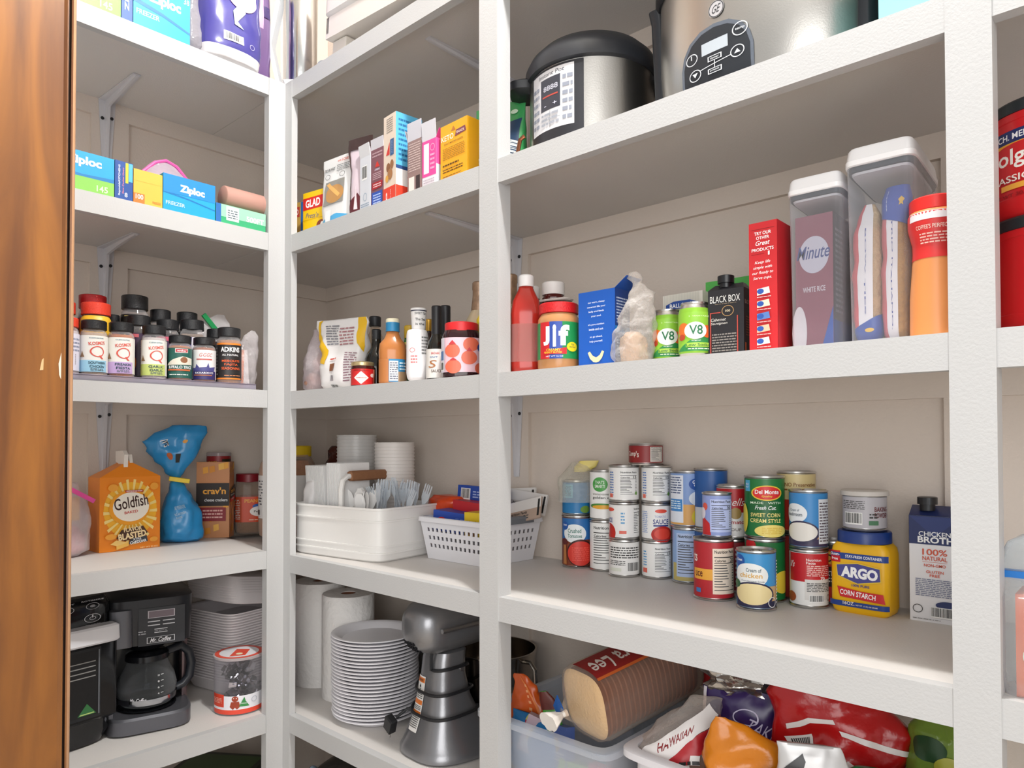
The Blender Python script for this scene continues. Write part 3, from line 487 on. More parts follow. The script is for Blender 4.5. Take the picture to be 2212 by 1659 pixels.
carton('rice_cup_box',(1.2393,.050,z3),.042,.055,.192,rad(0),'#c9252b','tall narrow red box of ready to serve rice cups','box',front=[('r',.1,.945,.9,.948,'#7a1216'),('t','TRY OUR',.5,.915,.6,.026,'#fff'),('t','OTHER',.5,.88,.46,.024,'#fff'),('t','Great',.5,.84,.5,.036,'#fff',0,.01,.3),('t','PRODUCTS',.5,.79,.78,.024,'#fff'),('r',.1,.755,.55,.758,'#7a1216'),('t','1',.72,.755,.06,.03,'#fff'),('t','Keep life',.5,.69,.54,.028,'#fff',0,0,.3),('t','simple with',.5,.65,.66,.028,'#fff',0,0,.3),('t','our Ready to',.5,.61,.74,.028,'#fff',0,0,.3),('t','Serve cups.',.5,.57,.66,.028,'#fff',0,0,.3)]+[q for i in range(5) for q in (('p',[(.3,.49-i*.095),(.72,.5-i*.095),(.76,.45-i*.095),(.3,.44-i*.095)],('#e6e1da','#e6dcc4','#5a7fc0','#e0c0a0','#e6e1da')[i]),('e',.42,.47-i*.095,.12,.02,'#2d55a8'),('l',.3,.42-i*.095,.8,.432-i*.095,1,'#f3c9c4'))],right=[('r',.0,.0,1,1,'#bd2028')])
# clear food containers with white push lids
def oxo(loc,w,d,h,rz,label):
    t=thing('food_container',label,'container',loc,rz,'clear push-lid food containers')
    c=CLR('#eef0f4',.10,.05)
    MB().loft([(0,w*.88,d*.9),(.004,w*.93,d*.94),(h*.86,w,d),(h*.9,w,d)],c,n=9,k=64).build('clear_body',t)
    MB().loft([(.003,w*.85,d*.87),(.0034,w*.85,d*.87)],c,n=9,k=48).build('base_pad',t)
    MB().loft([(h*.875,w*.9,d*.93),(h*.877,w*.965,d*.97),(h*.91,w*.965,d*.97),(h*.912,w*.9,d*.93)],M('#3d3f46',.5),n=9,k=64).build('gasket',t)
    MB().loft([(h*.865,w*.86,d*.9),(h*.876,w*.9,d*.93)],M('#d9d8da',.4),n=9,k=64).build('inner_lid',t)
    MB().loft([(h*.9,w*1.005,d*1.005),(h*.905,w*1.04,d*1.03),(h*.93,w*1.04,d*1.03),(h*.935,w*1.02,d*1.015),(h*.985,w*.98,d*.985),(h*.998,w*.93,d*.95),(h,w*.85,d*.9)],M('#ebeaeb',.35),n=9,k=64).build('lid',t)
    return t
c1=(1.358,.045,z3)
oxo((1.3055,.130,z3),.074,.14,.247,rad(2),'smaller clear container holding a red rice box')
oxo((1.3915,.135,z3),.084,.17,.266,rad(2),'larger clear container holding bags of pasta')
carton('rice_box',(1.302,.078,z3+.005),.052,.09,.19,0,'#8f5260','dark red white rice box inside the smaller clear container','box',front=[('e',.5,.7,.4,.14,'#c9c6d2'),('t','Minute',.5,.72,.86,.1,'#3c4a86',0,.01,.2),('t','WHITE RICE',.5,.44,.6,.04,'#dfd6dc'),('e',.1,.12,.2,.2,'#e3dfe0'),('p',[(.7,.0),(1,.3),(1,0)],'#2d55a8')],right=[('r',0,0,1,1,'#5a4a50'),('r',0,0,1,.2,'#2d4fa0'),('l',.1,.25,.9,.9,16,'#9a8f96')])
NOOD=lambda c1_,c2_:(lambda x,y,z:PM(c1_) if noise.noise(Vector((x*160,y*160,z*120)))>0 else PM(c2_))
bag('pasta_bag',(1.3735,.092,z3+.006),[(0,.02,.03),(.01,.034,.05),(.09,.038,.055),(.15,.036,.045),(.175,.026,.02),(.19,.012,.008)],M('#d3b083',.6,0,.9,150,.3),'bag of bow tie pasta inside the larger clear container','bag',n=3,amp=.003,k=40,sub=10,arts=[('r',.02,0,.3,1,'#cf5a60'),('r',.3,0,.7,1,'#e9e4e4'),('t','BOW TIES',.5,.5,.03,.62,'#4a5aa0',-90,.02),('p',[(0,0),(1,0),(1,.2),(.0,.08)],'#2d4fa0'),('e',.6,.08,.12,.015,'#e3b64a')],nw=2.2)
bag('pasta_bag',(1.4085,.090,z3+.006),[(0,.024,.03),(.01,.032,.05),(.09,.034,.055),(.16,.033,.045),(.19,.034,.03),(.205,.026,.02)],M('#cc9440',.6,0,.9,150,.4),'bag of trio italiano spirals inside the larger clear container','bag',n=3,amp=.003,k=40,sub=10,arts=[('r',.0,0,.3,.8,'#d06a70'),('r',.3,0,.62,.82,'#e9e4e4'),('t','TRIO ITALIANO.',.46,.42,.03,.72,'#3a4a94',-90,.02),('p',[(0,.8),(1,.72),(1,1),(0,1)],'#3a55a8'),('t','SKINNER',.3,.9,.02,.14,'#e6e9f4',-90),('p',[(.6,.9),(.68,.92),(.76,.9),(.72,.88),(.74,.86),(.68,.87),(.62,.86),(.64,.88)],'#e3b64a')],nw=2.2)
# creamer
bottle('creamer_bottle',((1.4575,.058,z3),.029,.176),[(0,.9),(.02,1),(.3,.98),(.62,.84),(.68,.86),(.8,1.02),(.88,1.02),(.9,.97)],M('#dc8f52',.35),'peach coloured creamer bottle with red lid against the right post',cap=(.9,1,.98),capmat=M('#d5251f',.4),band=(.56,.885,'#cf2a28',[('p',[(0,.82),(1,.82),(1,1),(0,1)],'#e3dfe2'),('t',"COFFEE'S PERFECT MATE",.5,.66,.7,.09,'#f3d4c8'),('l',.2,.3,.85,.55,4,'#f0c4b8')],2.4),n=2.2,off=6)
mb=MB(); art(mb,[('o',.5,.5,.45,.45,'#f3d9c4',.04),('t','MORNING RITUAL',.5,.82,.6,.07,'#c05038'),('l',.2,.3,.8,.7,8,'#b8603c'),('e',.72,.2,.08,.06,'#f3d9c4')],.045,.05,cylf(.0315,.045,.048,.1),(10,1))
# far right bay: two red coffee canisters
def coffee(z,lab,arts):
    (x,y,_),r,h=((1.5523, 0.13, 0.126), 0.0416, 0.1361)
    r=.066; x=1.571; y=.12; h=.138
    t=thing('coffee_canister',lab,'canister',(x,y,z),face((x,y),-20),'stacked red coffee canisters')
    lb=MB().lathe([(0,r*.92),(.004,r*.97),(.012,r),(h*.16,r),(h*.17,r*.985),(h*.2,r*.985),(h*.82,r*.985),(h*.83,r),(h*.9,r),(h*.92,r*.97),(h-.014,r*.96)],M('#c31d22',.35),56)
    if arts: W=r*2.4; art(lb,arts,W,h*.6,cylf(r*.985,W,h*.21),(20,1))
    lb.build('canister_body',t); MB().lathe([(h-.016,r*.97),(h-.015,r*1.02),(h-.003,r*1.02),(h,r*.98)],M('#22272a',.4),56).build('lid',t)
coffee(z3,'lower red coffee canister, behind the right post',[])
coffee(z3+.139,'upper red coffee canister with yellow label, behind the right post',[('r',0,.72,1,.9,'#1e2a5e'),('r',0,.3,1,.72,'#e3a52a'),('t','RICH. MEDIUM',.42,.81,.4,.09,'#eee'),('e',.12,.7,.09,.14,'#e6e3dd'),('t','240',.12,.7,.09,.08,'#444'),('e',.5,.45,.42,.26,'#c31d22'),('t','Folgers',.45,.48,.5,.3,'#f1eee6'),('t','CLASSIC',.34,.2,.36,.1,'#f1e6dc'),('r',.3,.04,.6,.12,'#e8a63c'),('t','NET WT 30.5 OZ',.4,-.04,.4,.05,'#8a1216')])
# far right bay, middle shelf: zip bag holding a sweet tea box
carton('tea_box',(1.585,.02,z0),.09,.06,.115,rad(0),'#dd6a3c','orange sweet tea box inside a zip bag in the far right bay','box',front=[('t','SWEET TEA',.3,.68,.05,.3,'#f6e0cc',-90),('e',.33,.4,.26,.16,'#e6ead2'),('t','Light',.33,.4,.3,.1,'#55708a',-70,0,.2),('p',[(.1,.02),(.25,.02),(.3,.3),(.1,.32)],'#a3a850'),('p',[(.62,1),(1,1),(1,0),(.82,0)],'#4a9ccc'),('r',.12,.02,.3,.07,'#e7e3dd')])
bag('zip_bag',(1.59,.052,z0),[(0,.13,.075),(.02,.14,.09),(.11,.14,.085),(.128,.135,.03),(.131,.135,.012),(.136,.135,.012),(.139,.135,.02),(.17,.12,.06),(.19,.09,.05,.02),(.2,.04,.03,.03)],CLR('#eef4f8',.14,.08,.35,30),'large clear zip bag with blue seal in the far right bay','bag',n=4,amp=.005,scl=25)
tag(MB().box(-.068,-.009,0,.068,.009,.008,M('#1f74c4',.4)).build('zip_seal',None,(1.59,.052,z0+.129)),'blue zipper strip of the clear bag in the far right bay','seal')
# ================================================================ second shelf, right bay: cookers
z2=.5265
t=thing('pressure_cooker','round steel pressure cooker with black domed lid and digital panel','cooker',(.846,.175,z2),face((.846,.175),0)); R=.122
mb=MB().lathe([(0,R*.93),(.012,R*.98),(.03,R),(.165,R),(.172,R*1.01)],BRUSH,72); mb.build('steel_body',t)
MB().lathe([(0,R*.95),(.001,R*1.01),(.018,R*1.012),(.024,R*1.002)],BLK2,64).build('base_ring',t)
lid=MB().lathe([(.165,R*1.0),(.168,R*1.06),(.188,R*1.07),(.205,R*1.0),(.222,R*.86),(.232,R*.66),(.236,R*.5),(.238,.001)],M('#26282d',.45),72).build('lid',t)
MB().loft([(.230,.13,.09),(.238,.135,.095),(.246,.12,.08),(.248,.1,.06)],M('#1c1d21',.4),n=2.6).build('lid_handle',lid)
for s in (-1,1):
    MB().loft([(.150,.03,.05,s*(R+.008),0),(.158,.052,.075,s*(R+.014),0),(.172,.056,.08,s*(R+.014),0),(.176,.04,.07,s*(R+.01),0)],M('#1c1d21',.45),n=3).build('side_handle',t)
W=.125; a0=rad(-36)
mb=MB(); art(mb,[('r',0,0,1,1,'#202127'),('r',.03,.14,.86,.97,'#d4d3d6'),('t','Instant Pot',.46,.915,.5,.055,'#333a44',0,0,.2),('r',.26,.42,.64,.86,'#33353f'),('t','8888',.46,.72,.28,.07,'#b9b9c4'),('r',.30,.6,.6,.62,'#b2463a'),('t','-   +',.46,.49,.24,.04,'#ccd'),('l',.06,.2,.22,.82,6,'#8a8f9c'),('l',.68,.2,.84,.86,6,'#8a8f9c'),('r',.455,.17,.462,.4,'#777'),('r',.27,.28,.64,.285,'#777'),('l',.28,.2,.62,.39,3,'#9a9ea8')],W,.135,cylf(R+.001,W,.028,a0),(22,1)); 
mb.build('control_panel',t)
t=thing('slow_cooker','large oval steel slow cooker with black control panel','cooker',(1.196,.185,z2),rad(-2)); w,d,h=.352,.27,.225
S=[(0,w*.86,d*.86),(.01,w*.93,d*.93),(.03,w*.97,d*.97),(.10,w,d),(.215,w*1.0,d)]
SS=Loft(S,2.5)
MB().loft(S,BRUSH,n=2.5,k=80).build('steel_body',t)
MB().loft([(.212,w*1.02,d*1.02),(.22,w*1.05,d*1.05),(.232,w*1.05,d*1.05),(.236,w*1.0,d*1.0)],M('#202226',.35),n=2.5,k=72).build('rim',t)
l_=MB().loft([(.233,w*1.02,d*1.02),(.26,w*.97,d*.95),(.285,w*.8,d*.74),(.3,w*.5,d*.4),(.303,w*.1,d*.1)],M('#2b2e33',.12),n=2.4,k=64).build('lid',t)
for s in (-1,1):
    MB().loft([(0,.02,.10,s*w*.47,0),(.01,.03,.13,s*w*.475,0),(.2,.034,.15,s*w*.482,0),(.22,.038,.16,s*w*.485,0)],M('#22252b',.4),n=3.5,k=48).build('end_handle',t)
MB().loft([(0,w*.8,d*.8),(.012,w*.9,d*.9)],BLACK,n=2.5,k=60).build('base',t)
F=lambda x,y,o:SS.px(x-.062-.026,SS.tz(.002+y),.001+o)
mb=MB(); D_='#1d2229'; wt='#d7dade'
art(mb,[('p',[(0,0),(0,.55),(.04,.72),(.14,.87),(.3,.97),(.5,1),(.7,.97),(.86,.87),(.96,.72),(1,.55),(1,0)],'#59606b'),('p',[(.04,.02),(.04,.55),(.08,.7),(.17,.83),(.32,.92),(.5,.95),(.68,.92),(.83,.83),(.92,.7),(.96,.55),(.96,.02)],D_),('r',.32,.62,.68,.78,'#b4bcc4'),('o',.17,.64,.09,.08,wt,.14),('r',.16,.64,.175,.7,wt),('o',.84,.78,.1,.09,wt,.14),('t','temp',.84,.78,.12,.04,wt),('o',.8,.5,.09,.08,wt,.14),('p',[(.76,.475),(.84,.475),(.8,.53)],wt),('o',.22,.4,.09,.08,wt,.14),('p',[(.18,.43),(.26,.43),(.22,.37)],wt),('r',.41,.50,.6,.57,wt),('r',.425,.51,.585,.56,D_),('t','timer',.505,.535,.12,.025,wt),('r',.41,.33,.6,.4,wt),('r',.425,.34,.585,.39,D_),('t','preset',.505,.365,.12,.025,wt),('r',.5,.4,.51,.5,wt),('p',[(.3,.425),(.72,.47),(.72,.48),(.3,.435)],wt)],.124,.112,F,(18,6)); mb.build('control_panel',t)
mb=MB(); art(mb,[('e',.5,.5,.5,.5,'#b0aeb0'),('o',.5,.5,.48,.48,'#2a2c30',.1),('t','GE',.5,.5,.5,.46,'#2a2c30',0,0,.3)],.026,.026,lambda x,y,o:SS.px(x-.013-.022,SS.tz(.122+y),.0012+o),(4,1)); mb.build('badge',t)
carton('turquoise_box',(1.436,.04,z2),.072,.16,.13,0,'#8fd3d6','pale turquoise box beside the slow cooker at the right post','box',rough=.5)
# ================================================================ second shelf, left bay: boxes and pouches
def pouch(loc,w,h,d,rz,mat,label,arts=(),topw=None,seed=1,rot=None,name='pouch',fl=None,amp=.003,nw=1.9):
    secs=[(0,w*.9,d*.75),(.006,w*.97,d),(h*.3,w,d),(h*.6,w*.98,d*.6),(h*.85,(topw or w*.98),d*.2),(h,(topw or w),.004)]
    return bag(name,loc,secs,mat,label,'pouch',rz,n=3,amp=amp,scl=25,seed=seed,arts=arts,rot=rot,nw=nw)
carton('green_flat_box',(.05,.05,z2),.12,.10,.012,rad(3),'#a9c35e','flat light green box lying under the yellow wrap box','box',top=[('l',.02,.02,.98,.98,12,'#7f9c3e')])
z2b=z2+.0128
carton('wrap_box',(-.045,.07,z2b),.075,.05,.105,rad(20),'#c8a04a','older tan and blue wrap box at the left of the yellow one','box',front=[('r',.55,0,.9,1,'#2468b0'),('r',0,.62,.5,.88,'#c03a28'),('t','GLAD',.25,.75,.4,.14,'#eee'),('e',.8,.45,.16,.2,'#d98a5a'),('r',0,0,.5,.2,'#2f6aa8')])
carton('wrap_box',(.068,.045,z2b),.09,.05,.103,rad(8),'#f0c40c','yellow press and seal wrap box with red name band','box',front=[('r',0,.56,1,.86,'#d2261f'),('t','GLAD',.42,.71,.62,.2,'#fff',0,.03),('t',"Press'n",.4,.4,.52,.13,'#2a4a8a',-4,0,.2),('r',0,.3,1,.31,'#c49a08'),('e',.78,.12,.2,.12,'#8a3d22'),('e',.82,.1,.08,.09,'#f2efe8')],left=[('r',0,0,1,1,'#e3b70a')])
pouch((.168,.040,z2),.118,.175,.03,rad(4),'#e9e8e6','white cooking oil solidifier pouch with blue foot','',seed=3) if 0 else None
pouch((.170,.048,z2),.118,.176,.03,rad(4),M('#e6e5e4',.35),'white pouch with a picture of a frying pan and blue foot',[('p',[(0,0),(1,0),(.95,.12),(.6,.17),(.2,.13),(0,.1)],'#4ea6d6'),('r',.16,.32,.78,.66,'#8d8a84'),('e',.5,.46,.28,.13,'#bb8a50'),('p',[(.2,.62),(.3,.64),(.68,.44),(.62,.4)],'#e0ac62'),('r',.24,.02,.42,.24,'#f0eeee'),('t','FRYAWAY',.28,.84,.34,.05,'#333',0,.02),('l',.5,.78,.9,.88,4,'#888'),('t','we LOVE...',.72,.93,.4,.035,'#d0502e'),('o',.25,.73,.08,.04,'#555'),('o',.7,.72,.08,.04,'#555')],seed=3)
pouch((.262,.048,z2),.052,.196,.035,rad(12),M('#cdbcc4',.4),'dark brown and cream pouch with a pointed open top',[('r',0,0,.12,1,'#4a2a26'),('p',[(.1,0),(1,0),(1,.16),(.6,.3),(.1,.2)],'#5a2028'),('r',0,.86,1,1,'#3a2420'),('p',[(.4,.1),(.5,.4),(.62,.1)],'#e3d3d6')],topw=.075,seed=5)
T_='#eceaea'
carton('bar_box',(.303,.030,z2),.043,.14,.135,rad(-3),'#d6d8de','opened white and grey bar box beside the maroon box','box',front=[('b',.2,.6,.7,.85),('o',.5,.3,.18,.07,'#8fa2b4'),('l',.1,.05,.9,.2,4,'#8fa2b4')],flaps=[('l',.03,75,'#dcdde2'),('f',.028,80,'#e3e3e6')])
carton('bar_box',(.349,.030,z2),.046,.14,.142,0,'#7a4f58','opened maroon bar box left of the tall cream box','box',front=[('l',.1,.86,.9,.96,2,'#b99aa0'),('p',[(.32,.7),(.7,.7),(.5,.8)],'#c8342c'),('t','ATKINS',.5,.66,.4,.03,'#dfe3f4'),('l',.15,.5,.85,.62,4,'#c9aab0'),('p',[(.1,.34),(.9,.36),(.95,.46),(.1,.46)],'#a3232c'),('l',.2,.37,.8,.44,2,'#efd0d0'),('r',.08,.02,.92,.30,'#2a4fa8'),('l',.2,.06,.8,.27,5,'#b9cdf0')],left=[('r',0,0,1,1,'#4a2a30')],flaps=[('l',.025,80,'#3a2226'),('b',.03,85,'#cfcdd2'),('f',.024,86,'#c9c6cc')])
carton('bar_box',(.397,.028,z2),.050,.07,.204,rad(-6),'#e4d2c0','tall cream and blue bar box, the highest on the second shelf','box',front=[('l',.25,.8,.75,.97,7,'#8a7f76'),('p',[(.2,.56),(.5,.7),(.5,.56)],'#d2342c'),('r',.55,.54,.85,.72,'#2c5a8c'),('t','ATKINS',.7,.63,.03,.14,'#eef',90),('e',.4,.42,.16,.05,'#8a5a3a'),('e',.7,.44,.14,.05,'#9a6a44'),('e',.55,.34,.2,.06,'#a8754a'),('e',.3,.3,.12,.04,'#e0a64c'),('r',0,0,1,.2,'#e0412c'),('t','8',.28,.1,.1,.1,'#fff',90),('t','FULL SIZE',.62,.1,.04,.14,'#fff',90)],right=[('r',0,.42,1,1,'#5cb4dc'),('l',.1,.46,.8,.95,9,'#2c6a9c'),('r',.0,.38,1,.42,'#2c4a7c'),('r',0,.2,1,.38,'#eee8e4'),('r',0,0,1,.2,'#e0412c'),('p',[(.4,.3),(.9,.36),(.9,.24)],'#d2342c'),('t','C',.7,.1,.3,.1,'#fff')])
carton('bar_box',(.480,.030,z2),.046,.14,.124,0,'#8f7470','opened taupe bar box with fine print','box',front=[('l',.08,.45,.92,.96,12,'#c9b3ae'),('r',.1,.02,.5,.36,'#e6dcd4'),('r',.62,.02,.9,.36,'#3a2c2c')],flaps=[('b',.045,88,'#bcbac2'),('l',.03,70,'#a9a7b0'),('f',.04,88,'#c6c4cc')])
carton('bar_box',(.528,.030,z2),.044,.14,.110,0,'#e8e2e6','opened pink and white bar box beside the yellow one','box',front=[('r',.0,.3,1,1,'#e04a96'),('r',.12,.36,.5,.94,'#f0dfe9'),('o',.75,.84,.16,.07,'#f6c3dc'),('l',.6,.4,.9,.74,4,'#f0a8cc'),('l',.1,.06,.9,.26,4,'#b9aab4')],right=[('r',0,0,1,1,'#e8559c'),('r',0,0,1,.5,'#cfdbe8')],flaps=[('b',.045,88,'#cbc8cf'),('l',.035,72,'#b9b6be'),('f',.04,86,'#d2d0d6'),('r',.02,60,'#e04a96')])
carton('keto_box',(.6035,.030,z2),.084,.035,.126,rad(-3),'#eeaa1c','bright yellow snack box with a KETO heading','box',front=[('p',[(.4,.86),(.58,.86),(.49,.94)],'#b9702a'),('t','KETO',.27,.78,.46,.09,'#fff6dc'),('p',[(.56,.75),(.97,.77),(.93,.86),(.6,.85)],'#7a3a4a'),('t','SNACK',.76,.805,.3,.04,'#f0dccc'),('t','DAILY MACRO GUIDE',.5,.68,.7,.03,'#8a5a1c'),('l',.1,.42,.92,.62,7,'#a8741c'),('l',.1,.3,.7,.36,1,'#5a3a10'),('l',.1,.2,.85,.28,2,'#5a3a10'),('l',.1,.06,.8,.16,3,'#8a5a1c')])
pouch((.678,.092,z2),.115,.158,.05,rad(14),M('#3d9a58',.3),'green mint candy pouch passing behind the middle post',[('p',[(.0,.1),(.9,.25),(.95,.75),(.0,.62)],'#1d3a5a'),('t','LIFE SAVERS',.45,.42,.34,.72,'#eef2ee',70,.02),('t','WINT O GREEN',.2,.25,.1,.3,'#e6f0e6',70),('e',.8,.85,.06,.03,'#cfe6cf')],seed=8)
tag(MB().tube([(.742,.07,z2+.03),(.748,.072,z2+.06),(.757,.075,z2+.066)],.004,M('#a5694c',.3,.8)).build('copper_twist',None),'small coppery twist tie beside the green candy pouch','tie')
# ================================================================ third shelf, left bay: sauces
BK=M('#17140f',.08)
SOY=[(0,.86),(.02,.97),(.06,1),(.5,1),(.6,.8),(.68,.5),(.8,.42),(.84,.42)]
bag('onion_bag',(.045,.085,z3),[(0,.06,.06),(.01,.1,.08),(.06,.11,.09),(.1,.08,.07,-.01),(.14,.04,.04,-.02),(.165,.02,.02,-.02)],CLR('#efe6ea',.3,.12,.5,50),'clear net of onions at the corner post','bag',amp=.008,seed=6)
for i,(x,y,r,zz) in enumerate(((.028,.072,.028,.03),(.07,.1,.028,.03),(.045,.085,.028,.078))):
    tag(MB().loft([(0,.01,.01),(.006,r*1.4,r*1.4),(.02,r*2,r*2),(.035,r*1.8,r*1.8),(.047,r*.9,r*.9),(.055,.008,.008),(.062,.004,.004)],M('#b58a78',.4,0,.2,60)).build('onion',None,(x,y,z3+zz-.028)),('front left onion inside the clear bag','rear onion inside the clear bag','topmost onion inside the clear bag')[i],'onion',)
bag('sugar_pouch',(.150,.085,z3),[(0,.11,.06),(.012,.13,.08),(.06,.14,.085,.0),(.1,.135,.07,.002),(.14,.15,.04,-.01),(.165,.165,.02,-.015),(.182,.16,.006,-.015)],M('#e3e0df',.3),'large white and yellow sugar pouch, half empty, on the sauce shelf','pouch',rz=rad(14),n=2.8,amp=.010,scl=18,seed=11,nw=1.85,arts=[('p',[(0,.55),(.06,.98),(.14,1),(.1,.8),(.26,.55),(.24,.36),(.1,.38)],'#e2b318'),('p',[(.88,1),(1,1),(1,.5),(.9,.62)],'#e2b318'),('l',.25,.62,.52,.92,8,'#7c7c84'),('l',.55,.6,.84,.88,6,'#a8787c'),('r',.36,.26,.48,.36,'#7a4a30'),('r',.4,.12,.47,.2,'#8a8488'),('l',.7,.1,.92,.5,12,'#8a6a74'),('b',.4,.01,.58,.07),('l',.36,.4,.52,.44,1,'#c2483a')])
bottle('oil_bottle',((.162,.165,z3),.033,.195),[(0,.86),(.02,.97),(.06,1),(.55,1),(.7,.7),(.82,.36),(.88,.34)],CLR('#efe2d4',.15),'clear bottle of brown vinegar with black cap behind the soy sauces',cap=(.87,1,.46),capmat=BLK2,fill=('#4a2010',.01,.6),band=(.2,.5,'#e0a52e',[('l',.1,.1,.9,.9,4,'#8a3a1a')]))
for (x,y,lb) in ((.247,.105,'front small black soy sauce bottle'),(.272,.140,'rear small black soy sauce bottle')):
    bottle('soy_bottle',((x,y,z3),.0275,.146),SOY,BK,lb,cap=(.82,1,.42),capmat=BLK2,group='small black soy sauce bottles')
bottle('pepper_jelly_jar',((.2785,.042,z3),.027,.058),[(0,.9),(.04,1),(.8,1),(.86,.93)],M('#3a1410',.12),'short red pepper jelly jar with gold lid','jar',cap=(.83,1,.99),capmat=M('#cdb98a',.3,.8),band=(.05,.70,'#c4201f',[('p',[(.2,.45),(.45,.85),(.7,.45),(.45,.05)],'#eee6e0'),('t','TABASCO',.45,.45,.34,.09,'#b23a2c'),('t','PEPPER JELLY',.45,.9,.5,.08,'#5a1210'),('e',.86,.6,.1,.12,'#e8c6c0'),('r',.9,0,1,1,'#d8856a')]))
bottle('green_bottle',((.307,.160,z3),.0265,.155),[(0,.9),(.05,1),(.5,1),(.66,.6),(.78,.46),(.82,.46)],M('#2b5a2c',.12),'green juice bottle with yellow cap behind the dressing bottle',cap=(.8,1,.50),capmat=M('#d8b030',.4),band=(.55,.78,'#3b7a34',[('l',.1,.1,.9,.9,2,'#e3d060')]))
bottle('dressing_bottle',((.368,.060,z3),.031,.152),[(0,.88),(.03,1),(.35,1),(.5,1.02),(.62,.95),(.70,.62),(.78,.46),(.93,.46)],M('#b3703a',.15),'orange brown salad dressing bottle with blue neck sticker',cap=(.93,1,.5),capmat=M('#e9e2c6',.5),n=2.6,aspect=.8,band=(.04,.38,'#b3703a',[('r',.36,.0,1,1,'#2a7fae'),('r',.38,.05,.7,.92,'#dfe6ea'),('l',.4,.1,.68,.88,8,'#667'),('t','30',.66,.6,.06,.1,'#222'),('r',.7,.0,1,.45,'#a98a6a'),('l',.74,.5,.98,.9,3,'#d6eaf4')],2.0)).children[0]
dt=[o for o in bpy.data.objects if o.name=='dressing_bottle'][0]
MB().lathe([(.122,.0152),(.1225,.0158),(.143,.0158),(.1432,.0152)],M('#2a7fae',.4),30,cap=False).build('neck_sticker',dt)
bottle('brown_bottle',((.395,.145,z3),.028,.158),SOY,M('#3a1f14',.1),'dark brown bottle with gold cap behind the squirt bottle',cap=(.82,1,.46),capmat=M('#c99a3a',.3,.6))
bottle('white_bottle',((.452,.062,z3),.0235,.117),[(0,.5),(.08,.9),(.2,1),(.9,1),(.98,.94),(1,.85)],M('#e6e3e4',.35),'white squeeze bottle standing on its cap, cup stacked above',n=2.5,aspect=.9,band=(.1,.95,'#e6e3e4',[('o',.35,.6,.1,.05,'#d04040'),('l',.3,.3,.5,.5,3,'#d07070'),('l',.62,.5,.95,.92,6,'#777')]))
bottle('white_cup',((.452,.066,z3+.1175),.0172,.048),[(0,.85),(.9,1),(.94,1.04),(1,1.04)],M('#e9e7e6',.45),'small white printed cup on top of the white squeeze bottle','cup',band=(.05,.9,'#e9e7e6',[('t','SWEET TEA',.6,.82,.6,.12,'#444'),('t','The Sea',.6,.5,.55,.14,'#2a2a2a'),('t','is the',.58,.25,.5,.13,'#2a2a2a'),('r',0,.95,1,1,'#2a2a40')]))
for (x,y,r,h,lb,a_) in ((.497,.105,.0225,.172,'rear slender dark sauce bottle with black neck',[('l',.1,.1,.4,.9,4,'#b06a4a')]),(.5155,.062,.0215,.163,'front slender dark sauce bottle with cream label',[('t','BACHAN',.45,.85,.3,.08,'#c03030'),('t','CUT',.4,.72,.3,.06,'#3a6a9a'),('t','S',.35,.48,.28,.26,'#a86a3a',0,0,.3),('t','SAUCE',.5,.24,.4,.1,'#5a4a40')])):
    bottle('sauce_bottle',((x,y,z3),r,h),[(0,.94),(.02,1),(.42,1),(.52,.84),(.6,.52),(.66,.44),(.97,.44)],BK,lb,cap=(.62,1,.50),capmat=M('#1b1b1f',.45),band=(.04,.42,'#e0dcd6',a_))
bottle('jelly_jar',((.598,.058,z3),.0405,.117),[(0,.86),(.03,.98),(.08,1),(.74,1),(.82,.9),(.84,.88)],M('#2e1216',.1),'strawberry jelly jar with red lid against the middle post','jar',cap=(.82,.985,.86),capmat=M('#d8262a',.4),n=2.8,aspect=.94,band=(.1,.70,'#e9c4cf',[('e',.30,.62,.16,.2,'#de6a4e'),('e',.70,.8,.17,.2,'#de6a4e'),('e',.66,.42,.17,.2,'#de6a4e'),('e',.32,.16,.17,.2,'#de6a4e'),('e',.9,.12,.12,.16,'#de6a4e'),('p',[(.22,.8),(.3,.92),(.38,.8)],'#c8343a'),('p',[(.6,.6),(.66,.72),(.72,.6)],'#c8343a'),('p',[(.24,.34),(.32,.42),(.4,.34)],'#c8343a'),('e',.95,.72,.12,.16,'#1d3f8a'),('t','SP',.95,.45,.1,.08,'#b23040'),('r',.0,0,.14,1,'#e0dce6'),('r',.02,.36,.12,.62,'#3f7ab8'),('b',.01,.05,.13,.3)],2.3))
for (x,y,lb) in ((.553,.155,'left wine bottle with patterned foil neck behind the jelly jar'),(.650,.150,'right wine bottle with patterned foil neck beside the middle post')):
    t=bottle('wine_bottle',((x,y,z3),.037,.224),[(0,.92),(.02,1),(.5,1),(.62,.8),(.72,.46),(.8,.38),(.9,.36),(.93,.40),(.97,.40),(1,.36)],M('#c9b898',.12),lb,group='two wine bottles with foil necks')
    MB().lathe([(.16,.0178),(.163,.0182),(.19,.0152),(.205,.0146),(.207,.0158),(.222,.0156),(.2245,.013),(.2246,.001)],M('#b08f72',.3,.35,.3,120,.5),32).build('foil_neck',t)
tag(MB().lathe([(0,.011),(.008,.012),(.014,.009),(.02,.006),(.022,.004)],M('#e8cf2a',.4),24).build('yellow_nozzle',None,(.604,.112,z3+.121)),'yellow spout cap peeking over the red jelly jar lid','cap')
tag(MB().lathe([(0,.02),(.003,.021),(.118,.021),(.121,.018)],M('#c8b430',.3),24).build('mustard_bottle',None,(.604,.112,z3)),'mustard bottle hidden behind the jelly jar','bottle')
